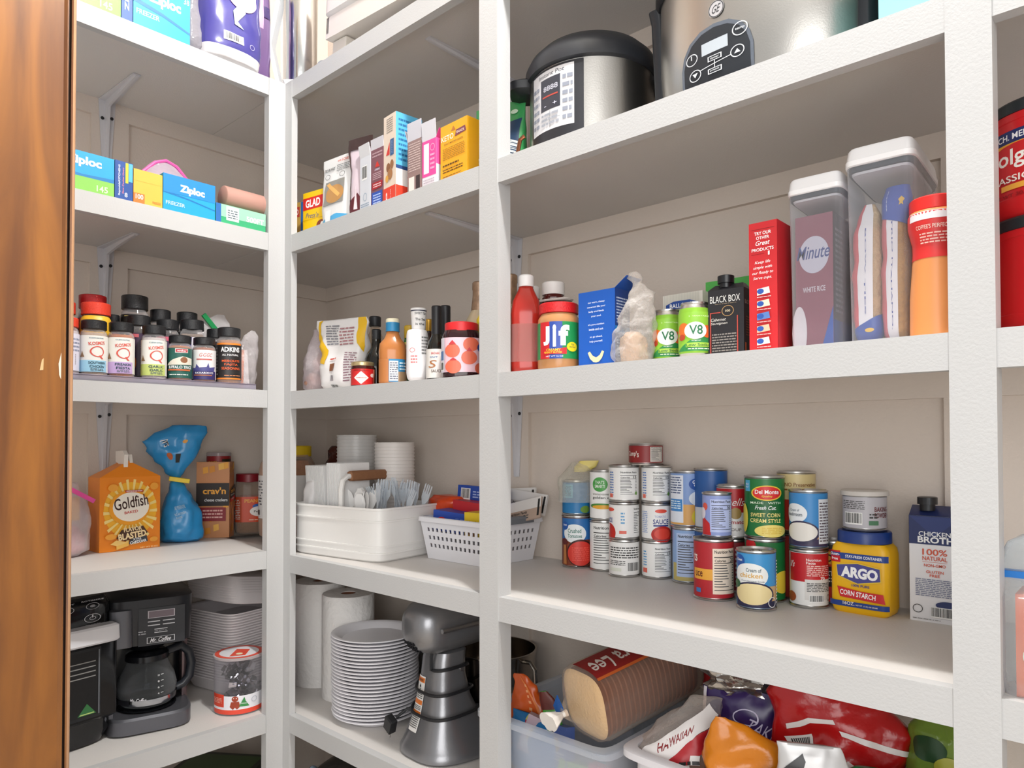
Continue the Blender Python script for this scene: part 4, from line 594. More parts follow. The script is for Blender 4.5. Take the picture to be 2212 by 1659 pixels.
# ================================================================ top shelf, at the corner
z1=.9245
t=tag(MB().loft([(0,.0,.0),(.0005,.13,.13),(.01,.14,.14),(.012,.136,.136)],M('#e9e9ea',.4),n=30,k=40).build('white_tray',None,(-.003,.090,z1+.0),rz=rad(45)),'white square tray overhanging the corner under the metal shield','tray')
tag(MB().lathe([(0,.038),(.004,.040),(.32,.042),(.325,.04)],M('#d6d6d4',.18,1,.04,60),60).build('metal_canister',None,(-.026,.062,z1+.0125)),'shiny metal cylinder standing on the corner tray','canister')
mb=MB()
for sx in (0,):
    P=[(-.075,.0),(-.095,.11),(-.06,.23),(-.06,.4)]
    mb.prism([(-.060,0),(-.085,.11),(-.062,.22),(-.062,.4),(-.052,.4),(-.052,.215),(-.074,.11),(-.050,0)],lambda x,y,k:(x,-.004+.03*k,y),M('#dfe2e6',.3))
mb.add([(-.06,.026,0),(-.06,.026,.4),(-.03,.06,.4),(-.03,.06,0)],[(0,1,2,3)],CLR('#e9ecf0',.25,.1))
tag(mb.build('plastic_bracket',None,(.0,.04,z1+.0125),rz=rad(40)),'angular translucent white side frame beside the metal cylinder','frame')
t=thing('white_appliance','cream plastic appliance body leaning over the top shelf edge','appliance',(.392,.047,z1+.034),0,rot=(0,rad(6.5),rad(-3)))
CR_=M('#e3ddd6',.4)
mb=MB(); mb.box(-.23,-.045,0,.21,.20,.012,CR_); mb.box(-.23,-.045,.012,.21,-.033,.05,CR_); mb.box(-.23,-.045,.012,-.218,.2,.05,CR_); mb.box(.198,-.045,.012,.21,.2,.05,CR_); mb.build('tray_base',t)
MB().box(-.24,-.05,.05,.22,.21,.26,M('#e6e2de',.35),b=.01).build('housing',t)
MB().tube([(-.17,-.052,.1),(-.1,-.0525,.13),(-.06,-.052,.2)],.002,M('#b9b6b2',.4)).build('seam',t)
MB().box(-.22,-.03,-.052,-.16,.03,-.0005,M('#d9d2c8',.5),b=.004).build('foot',t)
MB().box(.16,.12,-.012,.2,.18,-.0005,M('#d9d2c8',.5),b=.004).build('foot',t)
bag('plastic_wrap',(.10,.055,z1),[(0,.04,.03),(.01,.07,.05),(.03,.065,.04),(.042,.03,.02)],CLR('#e3ecf6',.3,.1,.5,60),'crumpled clear plastic beside the metal cylinder','wrap',amp=.012,scl=45,seed=9)
# ================================================================ left wall, top shelf
LR=PI/2
def lbox(name,y0,y1,z,h,d,base,label,x=-.006,**k): return carton(name,(x,(y0+y1)/2,z),y1-y0-.001,d,h,LR,base,label,**k)
ZB='#1f9fd8'
lbox('bag_box',-.60,-.3935,z1,.10,.07,ZB,'blue and green sandwich bag box on the top left shelf',front=[('r',0,0,1,.42,'#7cc04a'),('p',[(0,.42),(1,.42),(1,.5),(.6,.55),(0,.6)],'#1878b8'),('t','145',.86,.16,.12,.16,'#e3f2d2'),('t','Ziploc',.5,.75,.5,.26,'#fff',0,.03)])
lbox('bag_box',-.3930,-.3690,z1,.12,.10,'#174f94','narrow dark blue end of a storage bag box, top left shelf',front=[('t','Ziploc',.55,.5,.5,.62,'#eaf2fa',90,.02),('e',.2,.7,.25,.2,'#6a86c0')])
lbox('bag_box',-.3685,-.2430,z1,.125,.07,ZB,'blue freezer bag box with a white name, top left shelf',front=[('p',[(0,.42),(.5,.34),(1,.2),(1,.24),(.5,.4),(0,.5)],'#1672b4'),('t','Ziploc',.55,.60,.56,.25,'#fff',0,.04),('t','FREEZER',.25,.27,.4,.09,'#bfe6f8',0,.02),('t','38',.93,.8,.1,.1,'#cfeaf8'),('p',[(0,.9),(.18,.62),(.1,.9)],'#e3eef6')])
bag('plastic_bag',(-.06,-.226,z1),[(0,.03,.07),(.02,.05,.09),(.1,.05,.08),(.2,.04,.06)],CLR('#cfcbd2',.35,.12,.5,40),'crumpled translucent bag between the freezer bag box and the purple bag','bag',rz=LR,amp=.008,seed=3)
bag('purple_bag',(-.052,-.136,z1),[(0,.13,.075,0,.0),(.008,.145,.11),(.03,.155,.125),(.1,.158,.13),(.2,.155,.12),(.3,.15,.1)],None,'glossy purple and blue bag with white base hanging over the shelf edge','bag',rz=LR,n=3,amp=.005,scl=16,seed=12,sub=8,nw=1.85,col=lambda x,y,z:M('#e2e0e2',.5) if z<.032 else M('#4a4690',.22),arts=[('r',.28,.15,.6,.22,'#e6e4ee'),('b',.3,.155,.56,.215),('o',.75,.17,.05,.02,'#c9c8e0'),('r',.34,.55,.82,1,'#e3bcd9'),('e',.58,.55,.24,.12,'#e3bcd9'),('p',[(.42,.4),(.55,.5),(.62,.42),(.5,.33),(.6,.28),(.45,.3)],'#b9c8c0')])
bag('violet_bag',(-.09,-.035,z1),[(0,.05,.06),(.02,.06,.08),(.2,.06,.08),(.3,.05,.06)],M('#6d5480',.3),'dull violet bag behind the purple one beside the corner','bag',rz=LR,n=3,amp=.004,seed=13,arts=[('r',.3,.5,.5,.9,'#d9a6cf'),('r',.5,.6,.8,.7,'#3a2a60')])
# ================================================================ left wall, second shelf
zl2=.5275
lbox('bag_box',-.56,-.4035,zl2,.083,.07,ZB,'blue and green sandwich bag box at the door side of the second shelf',front=[('r',0,0,1,.36,'#84c455'),('p',[(0,.36),(1,.36),(1,.46),(.6,.42),(.2,.5),(0,.5)],'#1878b8'),('t','145',.85,.14,.14,.16,'#e3f2d2'),('t','Ziploc',.62,.74,.44,.28,'#fff',0,.04),('t','WITH',.34,.24,.1,.08,'#e3f2d2')])
lbox('liner_box',-.4030,-.3655,zl2,.084,.10,'#1d4a94','narrow navy slow cooker liner box standing upright',front=[('t','ReynoldsKITCHENS',.25,.5,.13,.8,'#e9eef6',90,.02),('t','Slow Cooker Liners',.45,.5,.1,.68,'#e08a9a',90),('t','8',.62,.14,.16,.12,'#fff'),('r',.58,.45,.74,.98,'#e6d23c'),('r',.76,.5,.98,.98,'#58b4e0')])
lbox('snack_bag_box',-.3650,-.3025,zl2,.076,.07,'#f2b64a','yellow and orange box marked 100 beside the navy liner box',front=[('r',0,0,.38,.3,'#ee7a34'),('t','100',.2,.2,.26,.14,'#fff'),('t','FREEZER',.8,.12,.3,.07,'#e8823c'),('r',0,.66,1,.665,'#e0a23c')])
lbox('bag_box',-.3020,-.1805,zl2,.084,.08,ZB,'blue freezer bag box with a white name, middle of the second shelf',front=[('p',[(0,.48),(.5,.4),(1,.27),(1,.3),(.5,.44),(0,.54)],'#1672b4'),('r',0,.5,1,1,'#2488cf'),('t','Ziploc',.55,.66,.48,.26,'#fff',0,.05),('t','FREEZER',.23,.22,.36,.1,'#bfe6f8',0,.02)])
lbox('foil_box',-.1795,-.050,zl2,.046,.06,'#3aa873','green wrap box marked 500 beside the corner post',front=[('r',.0,0,.1,1,'#2a6ab0'),('r',.1,.35,1,1,'#9ad6b4'),('r',.2,.2,.45,.95,'#e6eef0'),('l',.23,.3,.42,.8,4,'#5a6a70'),('t','500FT',.78,.5,.36,.3,'#f2faf4',0,.03)])
t=bag('paper_roll',(-.040,-.010,zl2+.0750),[(0,.052,.052),(.002,.056,.056),(.135,.056,.056),(.137,.052,.052)],M('#b3877a',.7),'printed brown butcher paper roll lying on the green wrap box','roll',rot=(rad(90),0,0),n=2,amp=0,sub=1)
zb=[ ('t','CAROLINE CARNIVORE',.5,.3,.04,.3,'#5a3a34',60)]
tag(MB().loft([(0,.10,.05),(.02,.15,.09),(.07,.15,.07),(.12,.11,.03),(.150,.05,.012)],CLR('#f6e6f2',.3,.12,.4,40),n=2.3,amp=.004,seed=5,sub=5).build('zip_bag',None,(-.125,-.250,zl2),rz=LR),'clear bag with pink zip slumped behind the yellow box','bag')
tag(MB().tube([(-.118,-.330,.598),(-.118,-.305,.640),(-.12,-.275,.672),(-.12,-.25,.683),(-.12,-.225,.675),(-.12,-.198,.648),(-.12,-.165,.605)],.0045,M('#dd5aa0',.4)).build('pink_zip',None),'pink zipper arc above the yellow box on the second shelf','zipper')
bag('zip_bag',(-.125,-.45,zl2),[(0,.1,.04),(.02,.12,.06),(.08,.11,.04),(.1,.08,.02)],CLR('#dcefe6',.3,.12,.4,40),'clear bag with green clip behind the sandwich bag box','bag',rz=LR,amp=.006,seed=2)
tag(MB().box(-.022,-.003,-.006,.022,.003,.006,M('#2fa05a',.4)).build('bag_clip',None,(-.118,-.412,zl2+.100),rot=(0,rad(35),LR)),'green clip on the clear bag of the second shelf','clip')
# ================================================================ left wall, third shelf: spices
zs=.133
t=thing('spice_tray','thin clear acrylic tray under the spice jars','tray',(0,0,.1285)); m=CLR('#d8d4e0',.3,.05)
MB().box(-.26,-.55,0,-.004,-.075,.003,m).box(-.0065,-.55,.003,-.004,-.075,.012,m).box(-.26,-.55,.003,-.2575,-.075,.012,m).build('tray_base',t)
MB().tube([(-.004,-.55,.012),(-.004,-.075,.012)],.0012,M('#6f6676',.3)).build('rim',t)
SPJ=[(0,.86),(.02,.97),(.05,1),(.74,1),(.80,.93),(.83,.82),(.85,.8)]
def spice(x,y,r,h,cont,lab,arts,label,cap='#1c1d20',off=0,cz=.845,b0=.12,b1=.73,glass=.1,n=2.3,group=None,contf=.78):
    return bottle('spice_jar',((x,y,zs),r,h),SPJ,CLR('#f2eff0',glass,.06),label,'jar',cap=(cz,1,.94),capmat=M(cap,.38,0,.25,400),fill=(M(cont,.8,0,.3,300,.15),.02,contf),band=(b0,b1,lab,arts,2.5),off=off,n=n,group=group)
def kos(c2,wd,wd2): return [('r',0,0,1,.32,c2),('t','CLEAN EATING',.66,.93,.4,.035,'#4a7a8c'),('t','KOSMOS',.68,.79,.46,.09,'#d8574a',8),('o',.68,.56,.2,.15,'#d8574a',.16),('p',[(.7,.44),(.75,.46),(.86,.36),(.8,.36)],'#d8574a'),('p',[(.16,.4),(.34,.4),(.28,.5),(.25,.58),(.22,.5)],'#8a6a4c'),('t',wd,.68,.25,.46,.07,'#2a4a58',0,.02),('t',wd2,.68,.15,.4,.07,'#2a4a58',0,.02),('l',.5,.03,.86,.1,2,'#5a6a70'),('l',.0,.1,.08,.9,12,'#7a8088')]
spice(-.045,-.484,.0265,.128,'#d9cfd4','#e0deec',[('l',.7,.5,1,.9,4,'#8a90a8'),('t','TEXAS',.8,.3,.03,.3,'#7a6a70',90)],'pale jar with orange red cap against the door casing',cap='#e0442e')
spice(-.045,-.4285,.0262,.128,'#c9b39a','#eceae4',kos('#9fd0e8','SOUTHERN','CHICKEN'),'pale barbecue rub jar with light blue foot, front row',off=-12)
spice(-.045,-.3735,.0262,.130,'#c9773a','#eceae4',kos('#c9acdc','FREAKIN','FIESTA'),'orange barbecue rub jar with lavender foot, front row',off=-16)
spice(-.045,-.3035,.0262,.1315,'#d9d4d0','#eceae4',kos('#c8d67a','GARLIC','GARLIC'),'pale barbecue rub jar with lime green foot, front row',off=-14)
spice(-.042,-.246,.0258,.1145,'#b9754a','#1f5a50',[('r',.4,.84,.8,.98,'#e6dcd8'),('r',.42,.86,.78,.96,'#b8303a'),('t','weber',.6,.91,.28,.06,'#fff'),('p',[(0,.42),(.3,.6),(.6,.72),(1,.66),(1,.45)],'#dfdacb'),('e',.66,.6,.12,.1,'#8a5a3c'),('t','BUFFALO TRACE',.56,.36,.8,.1,'#fff',0,.02),('r',.1,.24,.9,.29,'#c8683a'),('l',.2,.08,.8,.14,1,'#dfe6df')],'green buffalo picture spice jar, front row',off=-6)
spice(-.042,-.1885,.0262,.1155,'#a8684a','#e8e6e6',[('r',0,0,1,.28,'#332c66'),('t','GGGC',.6,.83,.4,.12,'#c8605a',0,0,.2),('r',.3,.66,.8,.7,'#c8605a'),('p',[(.1,.28),(.9,.28),(.95,.44),(.7,.4),(.66,.56),(.6,.42),(.4,.4),(.3,.52),(.25,.38),(.1,.4)],'#4a4a86'),('t','BUCKAROO CO',.55,.22,.6,.06,'#fff'),('r',.2,.12,.8,.16,'#a8684a'),('b',.02,.02,.14,.4)],'white and navy spice jar with riders on horses, front row',off=-6)
spice(-.040,-.1275,.0285,.146,'#b98a66','#1d1a1b',[('r',0,.95,1,1,'#e8842c'),('r',0,0,1,.04,'#e8842c'),('t','ADKINS',.58,.82,.6,.14,'#eee',0,.03),('t','ALL NATURAL',.58,.67,.5,.05,'#eee'),('t','MESQUITE',.6,.50,.56,.07,'#e0602c',0,.02),('t','FAJITA',.6,.40,.4,.07,'#e0602c',0,.02),('t','SEASONING',.6,.30,.58,.07,'#e0602c',0,.02),('l',.4,.08,.9,.13,1,'#d98a5a'),('l',.0,.1,.14,.9,9,'#9a9490')],'black and orange mesquite seasoning jar, tallest of the front row',off=-4)
spice(-.115,-.403,.0315,.178,'#5a3a34','#e8b62c',[],'spice jar with orange red cap and yellow band, second row',cap='#e0402a',b1=.83)
spice(-.108,-.475,.030,.172,'#5a3a34','#8a1d1d',[],'spice jar with orange red cap cut off by the door casing, second row',cap='#d23a24')
spice(-.115,-.311,.0262,.162,'#2a1a1a','#3a2540',[('e',.3,.3,.14,.2,'#c86a2a'),('t','T',.3,.62,.12,.1,'#e8a63a'),('r',.2,.9,.5,.98,'#c8606a')],'dark jar with flames on its label, second row')
spice(-.115,-.245,.0262,.160,'#2a1a22','#4a2c52',[('r',0,.9,1,1,'#d8607a')],'dark purple jar, second row beside the flame jar')
spice(-.110,-.1885,.0290,.166,'#8a7a6a','#e2dfe6',[('p',[(0,0),(.4,0),(.5,1),(0,1)],'#453a80'),('e',.85,.6,.12,.2,'#d9a48a')],'square shouldered jar with purple and white label, second row',n=5)
spice(-.108,-.126,.0262,.150,'#3a2a2a','#2a2326',[],'plain dark jar behind the mesquite seasoning jar')
spice(-.185,-.388,.0305,.208,'#3a2a2a','#a8181c',[],'tall jar with deep red cap at the back',cap='#b3141a')
spice(-.185,-.458,.0305,.205,'#3a2a2a','#8a1618',[],'tall jar with deep red cap cut off by the door casing at the back',cap='#a31218')
spice(-.182,-.2965,.0312,.220,'#1a1512','#16130f',[('r',.2,.55,.36,.98,'#a8985a'),('r',.6,.55,.7,.98,'#a8985a'),('e',.5,.5,.3,.1,'#c9c2a0')],'largest black lidded jar, tallest of the spices',b1=.78)
spice(-.182,-.236,.0250,.194,'#241a16','#2a2018',[],'black capped jar at the back, right of the largest jar')
spice(-.182,-.170,.0260,.196,'#241a16','#1d1a1c',[],'black capped jar at the back, behind the purple and white jar')
spice(-.182,-.345,.0150,.168,'#7a1a1a','#8a1a1e',[],'small dark red jar between the red and black lids')
bag('spice_bag',(-.055,-.082,zs-.001),[(0,.04,.03),(.01,.055,.05),(.06,.06,.055,.0),(.1,.055,.04,.01),(.135,.035,.015,.02),(.15,.012,.008,.025)],CLR('#f2eef0',.25,.12,.5,50),'clear bag with orange and white packet beside the corner post','bag',rz=LR,amp=.008,scl=25,seed=7)
carton('seasoning_packet',(-.048,-.088,zs),.038,.008,.10,LR,'#e87a34','orange and white seasoning packet inside the clear bag','packet',front=[('p',[(.55,0),(1,0),(1,1),(.8,1)],'#ece8e6'),('l',.06,.2,.5,.8,10,'#d0662a')],rot=(rad(-8),0,LR))
bag('zip_bag',(-.17,-.118,zs),[(0,.09,.03),(.02,.11,.04),(.13,.1,.03),(.18,.07,.01,.02),(.20,.02,.006,.03)],CLR('#eeebec',.4,.14,.4),'clear bag behind the black capped jars with a green clip','bag',rz=LR,amp=.005,seed=17)
tag(MB().box(-.03,-.003,-.006,.03,.003,.006,M('#178a4c',.4)).build('bag_clip',None,(-.160,-.118,zs+.172),rot=(0,rad(48),LR)),'dark green clip above the spice jars','clip')
# ================================================================ left wall, fourth shelf
zl4=-.2760
bag('zip_bag',(-.285,-.425,zl4),[(0,.09,.07),(.012,.12,.1),(.09,.13,.1),(.14,.11,.06),(.175,.08,.03)],CLR('#f6eef2',.35,.12,.4,40),'clear zip bag of red candy beside the door casing','bag',rz=LR+rad(10),amp=.008,seed=4)
tag(MB().loft([(.004,.08,.06),(.015,.1,.08),(.05,.1,.08),(.075,.06,.05)],M('#d86a6a',.4,0,.5,60,.5),n=2.3,amp=.01,scl=50,seed=2,sub=5).build('candy_pile',None,(-.28,-.425,zl4),rz=LR),'red and white candy inside the zip bag','candy')
tag(carton('yellow_packet',(-.275,-.425,zl4+.085),.08,.03,.055,LR,'#e8b93a','yellow packet above the red candy in the zip bag','packet'),'yellow packet above the red candy in the zip bag','packet')
tag(MB().box(-.035,-.003,-.005,.035,.003,.005,M('#dd4a98',.4)).build('pink_zip',None,(-.235,-.395,zl4+.150),rot=(0,rad(32),LR)),'pink zipper of the candy bag','zipper')
# goldfish style cracker carton
g_x,g_y=-.262,-.268; w,d,h,hp=.146,.075,.185,.248
t=thing('cracker_carton','orange gable-top cheddar cracker carton','carton',(g_x-.015,g_y,zl4),LR+rad(2)); OR=M('#ef8a1c',.35)
mb=MB(); mb.box(-w/2,0,0,w/2,d,h,OR)
mb.add([(-w/2,0,h),(w/2,0,h),(w/2,d,h),(-w/2,d,h),(0,.016,hp-.022),(0,d-.016,hp-.022)],[(0,1,4),(1,2,5,4),(2,3,5),(3,0,4,5)],OR)
ray_=[('p',[(.5+.02*math.cos(a),.52+.02*math.sin(a)),(.5+.72*math.cos(a-.05)*.62,.52+.5*math.sin(a-.05)*.9),(.5+.72*math.cos(a+.05)*.62,.52+.5*math.sin(a+.05)*.9)],'#f8dc8a') for a in [i*PI/11 for i in range(22)]]
art(mb,[('e',.5,.55,.44,.38,'#f6b62c')]+ray_+[('e',.48,.58,.34,.24,'#f0a020'),('e',.5,.59,.30,.20,'#f6efe2'),('r',.4,.79,.7,.82,'#b8312a'),('t','PEPPERIDGE FARM',.55,.805,.26,.016,'#fff'),('t','Goldfish',.5,.655,.56,.16,'#3a1a14',8,.01),('t','BAKED',.5,.52,.22,.035,'#c8382a',6),('p',[(.26,.17),(.34,.28),(.7,.32),(.78,.22),(.62,.16),(.4,.13)],'#4a2a1a'),('t','FLAVOR',.53,.285,.3,.06,'#fbe3b0',4,.03),('t','BLASTED',.52,.2,.46,.09,'#fbe3b0',6,.04),('p',[(.46,.08),(.48,.14),(.76,.18),(.78,.1)],'#3a3f46'),('t','XTRA',.6,.145,.14,.03,'#fff',5),('t','CHEDDAR',.62,.105,.28,.04,'#fff',6,.03),('p',[(.16,.1),(.26,.15),(.44,.11),(.34,.05)],'#f6cf7a'),('p',[(.26,.02),(.26,.07),(.46,.11),(.46,.06)],'#f2bf5a'),('e',.17,.2,.09,.04,'#f2a63a'),('e',.88,.12,.07,.035,'#f2a63a'),('e',.2,.86,.08,.05,'#f2a63a'),('e',.88,.86,.07,.05,'#f2a63a'),('t','NET WT 30 OZ',.8,.02,.3,.018,'#fbe3b0')],w,h,lambda x,y,o:(x-w/2,-o,y),(1,1))
mb.build('carton_body',t)
mb=MB(); mb.prism([(.010,hp-.040),(d-.014,hp-.024),(d-.014,hp+.002),(.018,hp+.004),(.006,hp-.006)],lambda x,y,k:(-.014+.010*k,x,y),M('#ece6de',.5)); mb.prism([(.012,hp-.034),(d-.014,hp-.024),(d-.02,hp-.004),(.020,hp-.006)],lambda x,y,k:(.002+.008*k,x,y),M('#ece6de',.5)); mb.build('folded_top',t)
# blue bread bag with yellow clip
bx,by=-.335,-.118
bag('bread_bag',(bx,by,zl4),[(0,.085,.05),(.008,.105,.075),(.03,.108,.08),(.08,.095,.07),(.12,.07,.05,-.004),(.148,.045,.03,-.008),(.165,.024,.016,-.012),(.175,.022,.015,-.012),(.2,.06,.03,-.016),(.24,.12,.05,-.02),(.275,.15,.05,-.02),(.3,.13,.04,.0),(.32,.08,.02,.02)],M('#2f93d2',.22),'blue bagged loaf tied with a yellow clip, its end flaring upward','bag',rz=face((bx,by)),n=2.3,amp=.010,scl=22,seed=21,sub=4,nw=1.8,arts=[('t',"IT'S",.35,.84,.12,.05,'#f2f2f2',-65,.03),('t',"ITS",.36,.84,.08,.035,'#151515',-65,.03),('e',.43,.74,.06,.03,'#c0602c'),('t','NO PRESERVATIVES',.5,.3,.3,.03,'#bfe0f4',8),('t','NO ARTIFICIAL',.5,.25,.3,.02,'#bfe0f4',8),('t','FLAVORS',.46,.22,.16,.02,'#bfe0f4',8),('r',.55,.68,.66,.76,'#151515'),('e',.7,.86,.04,.015,'#e0a03c')])
tag(MB().box(-.026,-.004,-.006,.026,.014,.006,M('#efd01c',.4),b=.001).build('bag_clip',None,(bx+.018,by-.012,zl4+.170),rot=(0,rad(10),face((bx,by)))),'yellow clip on the neck of the blue bread bag','clip')
CRK=lambda n_:[('p',[(a,b),(a+.16,b+.02),(a+.15,b+.1),(a-.01,b+.085)],c) for a,b,c in [(random.Random(i).uniform(0,.85),random.Random(i+50).uniform(0,.92),random.Random(i).choice(['#e8a23a','#d98c2a','#efb650'])) for i in range(n_)]]
carton('cracker_box',(-.34,-.026,zl4),.09,.052,.216,rad(50),'#c98a5c','cheese cracker box showing two orange faces behind the blue bag','box',front=CRK(16)+[('r',0,.42,1,.72,'#241a18'),('t',"crav'n",.55,.62,.7,.09,'#f0a83a',0,.03),('t','cheese crackers',.6,.5,.7,.04,'#eee'),('r',.1,.22,.9,.40,'#8a1f2a'),('l',.2,.25,.8,.38,3,'#e3b0a8')],right=CRK(18)+[('p',[(0,.62),(1,.7),(1,.5),(0,.5)],'#241a18'),('t',"crav'n",.5,.62,.8,.06,'#f0a83a',4,.03),('t','cheese crackers',.5,.565,.8,.02,'#eee',4),('p',[(0,.46),(1,.5),(1,.55),(0,.51)],'#c8202a'),('t','CHEDDAR',.5,.51,.5,.02,'#fff',3)])
bottle('nut_tin',((-.385,.012,zl4),.033,.243),[(0,.97),(.01,1),(.97,1),(.98,.98)],M('#8f1d22',.3,.2),'dark red tin with clear lid rising behind the cracker box','tin',cap=(.955,1,1.03),capmat=CLR('#d8cfd0',.4),band=(.8,.95,'#8f1d22',[('t','FLAVOR',.3,.5,.3,.3,'#e0a63a'),('r',.6,.2,1,.8,'#2a2418')]))
bottle('peanut_jar',((-.372,.100,zl4),.040,.178),[(0,.86),(.03,.97),(.08,1),(.72,1),(.82,.95),(.87,.88)],CLR('#e8dcd0',.15,.06),'square plastic peanut jar with dark red lid','jar',cap=(.86,1,.93),capmat=M('#7d1420',.4),n=3.5,fill=(M('#a8835c',.8,0,.6,160,.5),.02,.56),band=(.2,.62,'#d2481f',[('t','PEANUTS',.68,.84,.6,.14,'#e8a02c',0,.03),('r',0,0,.3,1,'#b34a2c'),('l',.04,.1,.26,.9,12,'#c8c0b8'),('e',.75,.62,.16,.1,'#2a5aa8'),('e',.78,.42,.26,.2,'#ece8e2'),('t','Peanuts',.8,.42,.34,.08,'#222'),('l',.5,.06,.9,.12,1,'#eec9b0')],2.6))
bottle('pretzel_jar',((-.225,.143,zl4),.079,.262),[(0,.86),(.03,.97),(.07,1),(.72,1),(.80,.95),(.88,.80),(.9,.78)],CLR('#efe2d4',.14,.06),'big clear jar of orange snacks with yellow lid behind the corner post','jar',cap=(.88,1,.84),capmat=M('#e8c41c',.4),n=3,fill=(M('#cf8a48',.8,0,.9,60,.6),.02,.84),band=(.22,.68,'#dedbd8',[('l',.03,.3,.3,.9,9,'#5a5a60'),('b',.06,.06,.2,.2)],2.8),off=-6)
# ================================================================ fourth shelf, left bay: party supplies
z4=-.2885
# white metal caddy with rolled ribs
PW=M('#e9e7e4',.35)
t=thing('utensil_caddy','white enamel caddy with rolled ribs holding napkins and cutlery','caddy',(.132,.165,z4),rad(7)); w,d,h=.325,.235,.128
S=[(0,w-.012,d-.012),(.004,w-.004,d-.004),(.018,w-.002,d-.002),(.0185,w+.004,d+.004),(.022,w+.004,d+.004),(.0225,w-.002,d-.002),(.034,w-.001,d-.001),(.0345,w+.004,d+.004),(.038,w+.004,d+.004),(.0385,w,d),(.094,w,d),(.0945,w+.005,d+.005),(.098,w+.005,d+.005),(.0985,w,d),(h-.006,w,d),(h-.005,w+.006,d+.006),(h,w+.006,d+.006),(h,w-.004,d-.004),(.03,w-.006,d-.006),(.03,.01,.01)]
MB().loft(S,PW,n=9,k=88).build('caddy_body',t)
MB().box(-.005,-d/2+.004,.03,-.002,d/2-.004,h-.02,PW).box(-w/2+.004,.0,.03,-.005,.003,h-.02,PW).build('divider',t)
MB().tube([(0,-.09,.10),(0,-.09,.165),(0,-.085,.188),(0,-.07,.198),(0,.0,.2),(0,.07,.198),(0,.085,.188),(0,.09,.165),(0,.09,.10)],.007,PW,10).build('handle',t)
MB().box(-.0095,-.062,.186,.0095,.062,.212,M('#9a6a48',.6,0,.2,90,.3),b=.004).build('wood_grip',t)
rr=random.Random(4)
# napkins, upright
NP=M('#efeeed',.8,0,.2,200); N_=None
for i in range(26):
    x=-.018+i*.0062 if i<14 else -.018+.0062*14+.006+(i-14)*.0052
    y=.052; hh=.20+(.008 if i>=14 else 0)+rr.uniform(-.002,.002)
    if N_ is None:
        mb=MB(); mb.box(-.0012,0,0,.0012,.10,.13,NP,b=.001); o=mb.build('paper_napkin'); N_=tag(o,'folded white paper napkin standing in the caddy','napkin','upright white napkins in the caddy'); 
    else: o=N_.copy(); COL.objects.link(o)
    o.location=(x,y+.03,z4+.0315+ (0.062 if i<14 else .07)); o.rotation_euler=(0,rad(-5 if i<14 else -2),rad(7))
tag(MB().box(-.025,.085,z4+.032,.175,.175,z4+.093,M('#e6e4e0',.8),b=.003).build('napkin_block'),'lower block of stacked white napkins inside the caddy','napkins')
bag('napkin_wrap',(-.018,.125,z4+.09),[(0,.04,.11),(.04,.045,.11),(.085,.05,.1,.006),(.1,.04,.08,.012)],M('#eceaea',.6),'soft torn napkin wrapper at the left of the caddy','wrapper',amp=.006,seed=3,n=4,rz=rad(7))
# cutlery
def fork(label,name,loc,rot,clear,first={}):
    if name not in first:
        m=CLR('#eef2f6',.35,.06) if clear else M('#eceae8',.3)
        mb=MB(); hd=[(-.004,0),(.004,0),(.0035,.06),(.0045,.085),(.012,.10),(.012,.112),(.012,.135),(.009,.137),(.008,.115),(.0055,.113),(.0045,.136),(.0015,.137),(.001,.113),(-.001,.113),(-.0015,.137),(-.0045,.136),(-.0055,.113),(-.008,.115),(-.009,.137),(-.012,.135),(-.012,.112),(-.012,.10),(-.0045,.085),(-.0035,.06)] if name=='plastic_fork' else [(-.004,0),(.004,0),(.0035,.07),(.0045,.085),(.011,.10),(.014,.115),(.0125,.13),(.006,.14),(-.006,.14),(-.0125,.13),(-.014,.115),(-.011,.10),(-.0045,.085),(-.0035,.07)]
        mb.prism(hd,lambda x,y,k:(x,.0015*k+.004*math.sin(y*30),y),m); first[name]=mb.build(name)
        o=first[name]
    else: o=first[name].copy(); COL.objects.link(o)
    o.location=loc; o.rotation_euler=rot; tag(o,label,name.split('_')[1],label.split(',')[0])
for i in range(22): fork('clear plastic fork fanned out of the caddy, tines up','plastic_fork',(.195+.065*rr.random(),.12+.1*rr.random(),z4+.04+.02*rr.random()),(rad(rr.uniform(-18,18)),rad(rr.uniform(-8,24)),rad(rr.uniform(-60,60))),True)
for i in range(14): fork('white plastic spoon bunched at the middle of the caddy','plastic_spoon',(.145+.05*rr.random(),.10+.06*rr.random(),z4+.012+.02*rr.random()),(rad(rr.uniform(-14,10)),rad(rr.uniform(-14,14)),rad(rr.uniform(-50,50))),False)
# deli cups
def cup(x,y,r,h,n_,dz,label,group,m):
    mb=MB(); mb.lathe([(0,r*.78),(.002,r*.8),(h-.012,r*.96),(h-.011,r*1.0),(h-.004,r*1.0),(h-.0035,r*1.025),(h,r*1.025),(h,r*.97),(h-.012,r*.93),(.004,r*.77),(.004,.002)],m,44,cap=False)
    o=mb.build('deli_cup',None,(x,y,z4)); tag(o,label,'cup',group)
    for i in range(1,n_):
        c=o.copy(); COL.objects.link(c); c.location=(x,y,z4+i*dz)
CUPM=CLR('#f2f0ee',.52,.25); CUP2=M('#e8e4e0',.5)
cup(-.052,.262,.0555,.115,21,.0095,'translucent lidless cup nested in the left stack behind the napkins','left stack of nested cups',CUPM)
cup(.108,.272,.0535,.10,21,.0092,'pale cup nested in the right stack behind the forks','right stack of nested cups',M('#e3ddd8',.45))
cup(-.02,.345,.050,.10,20,.0095,'pale cup of the rearmost stack, mostly hidden','rear stack of nested cups',CUP2)
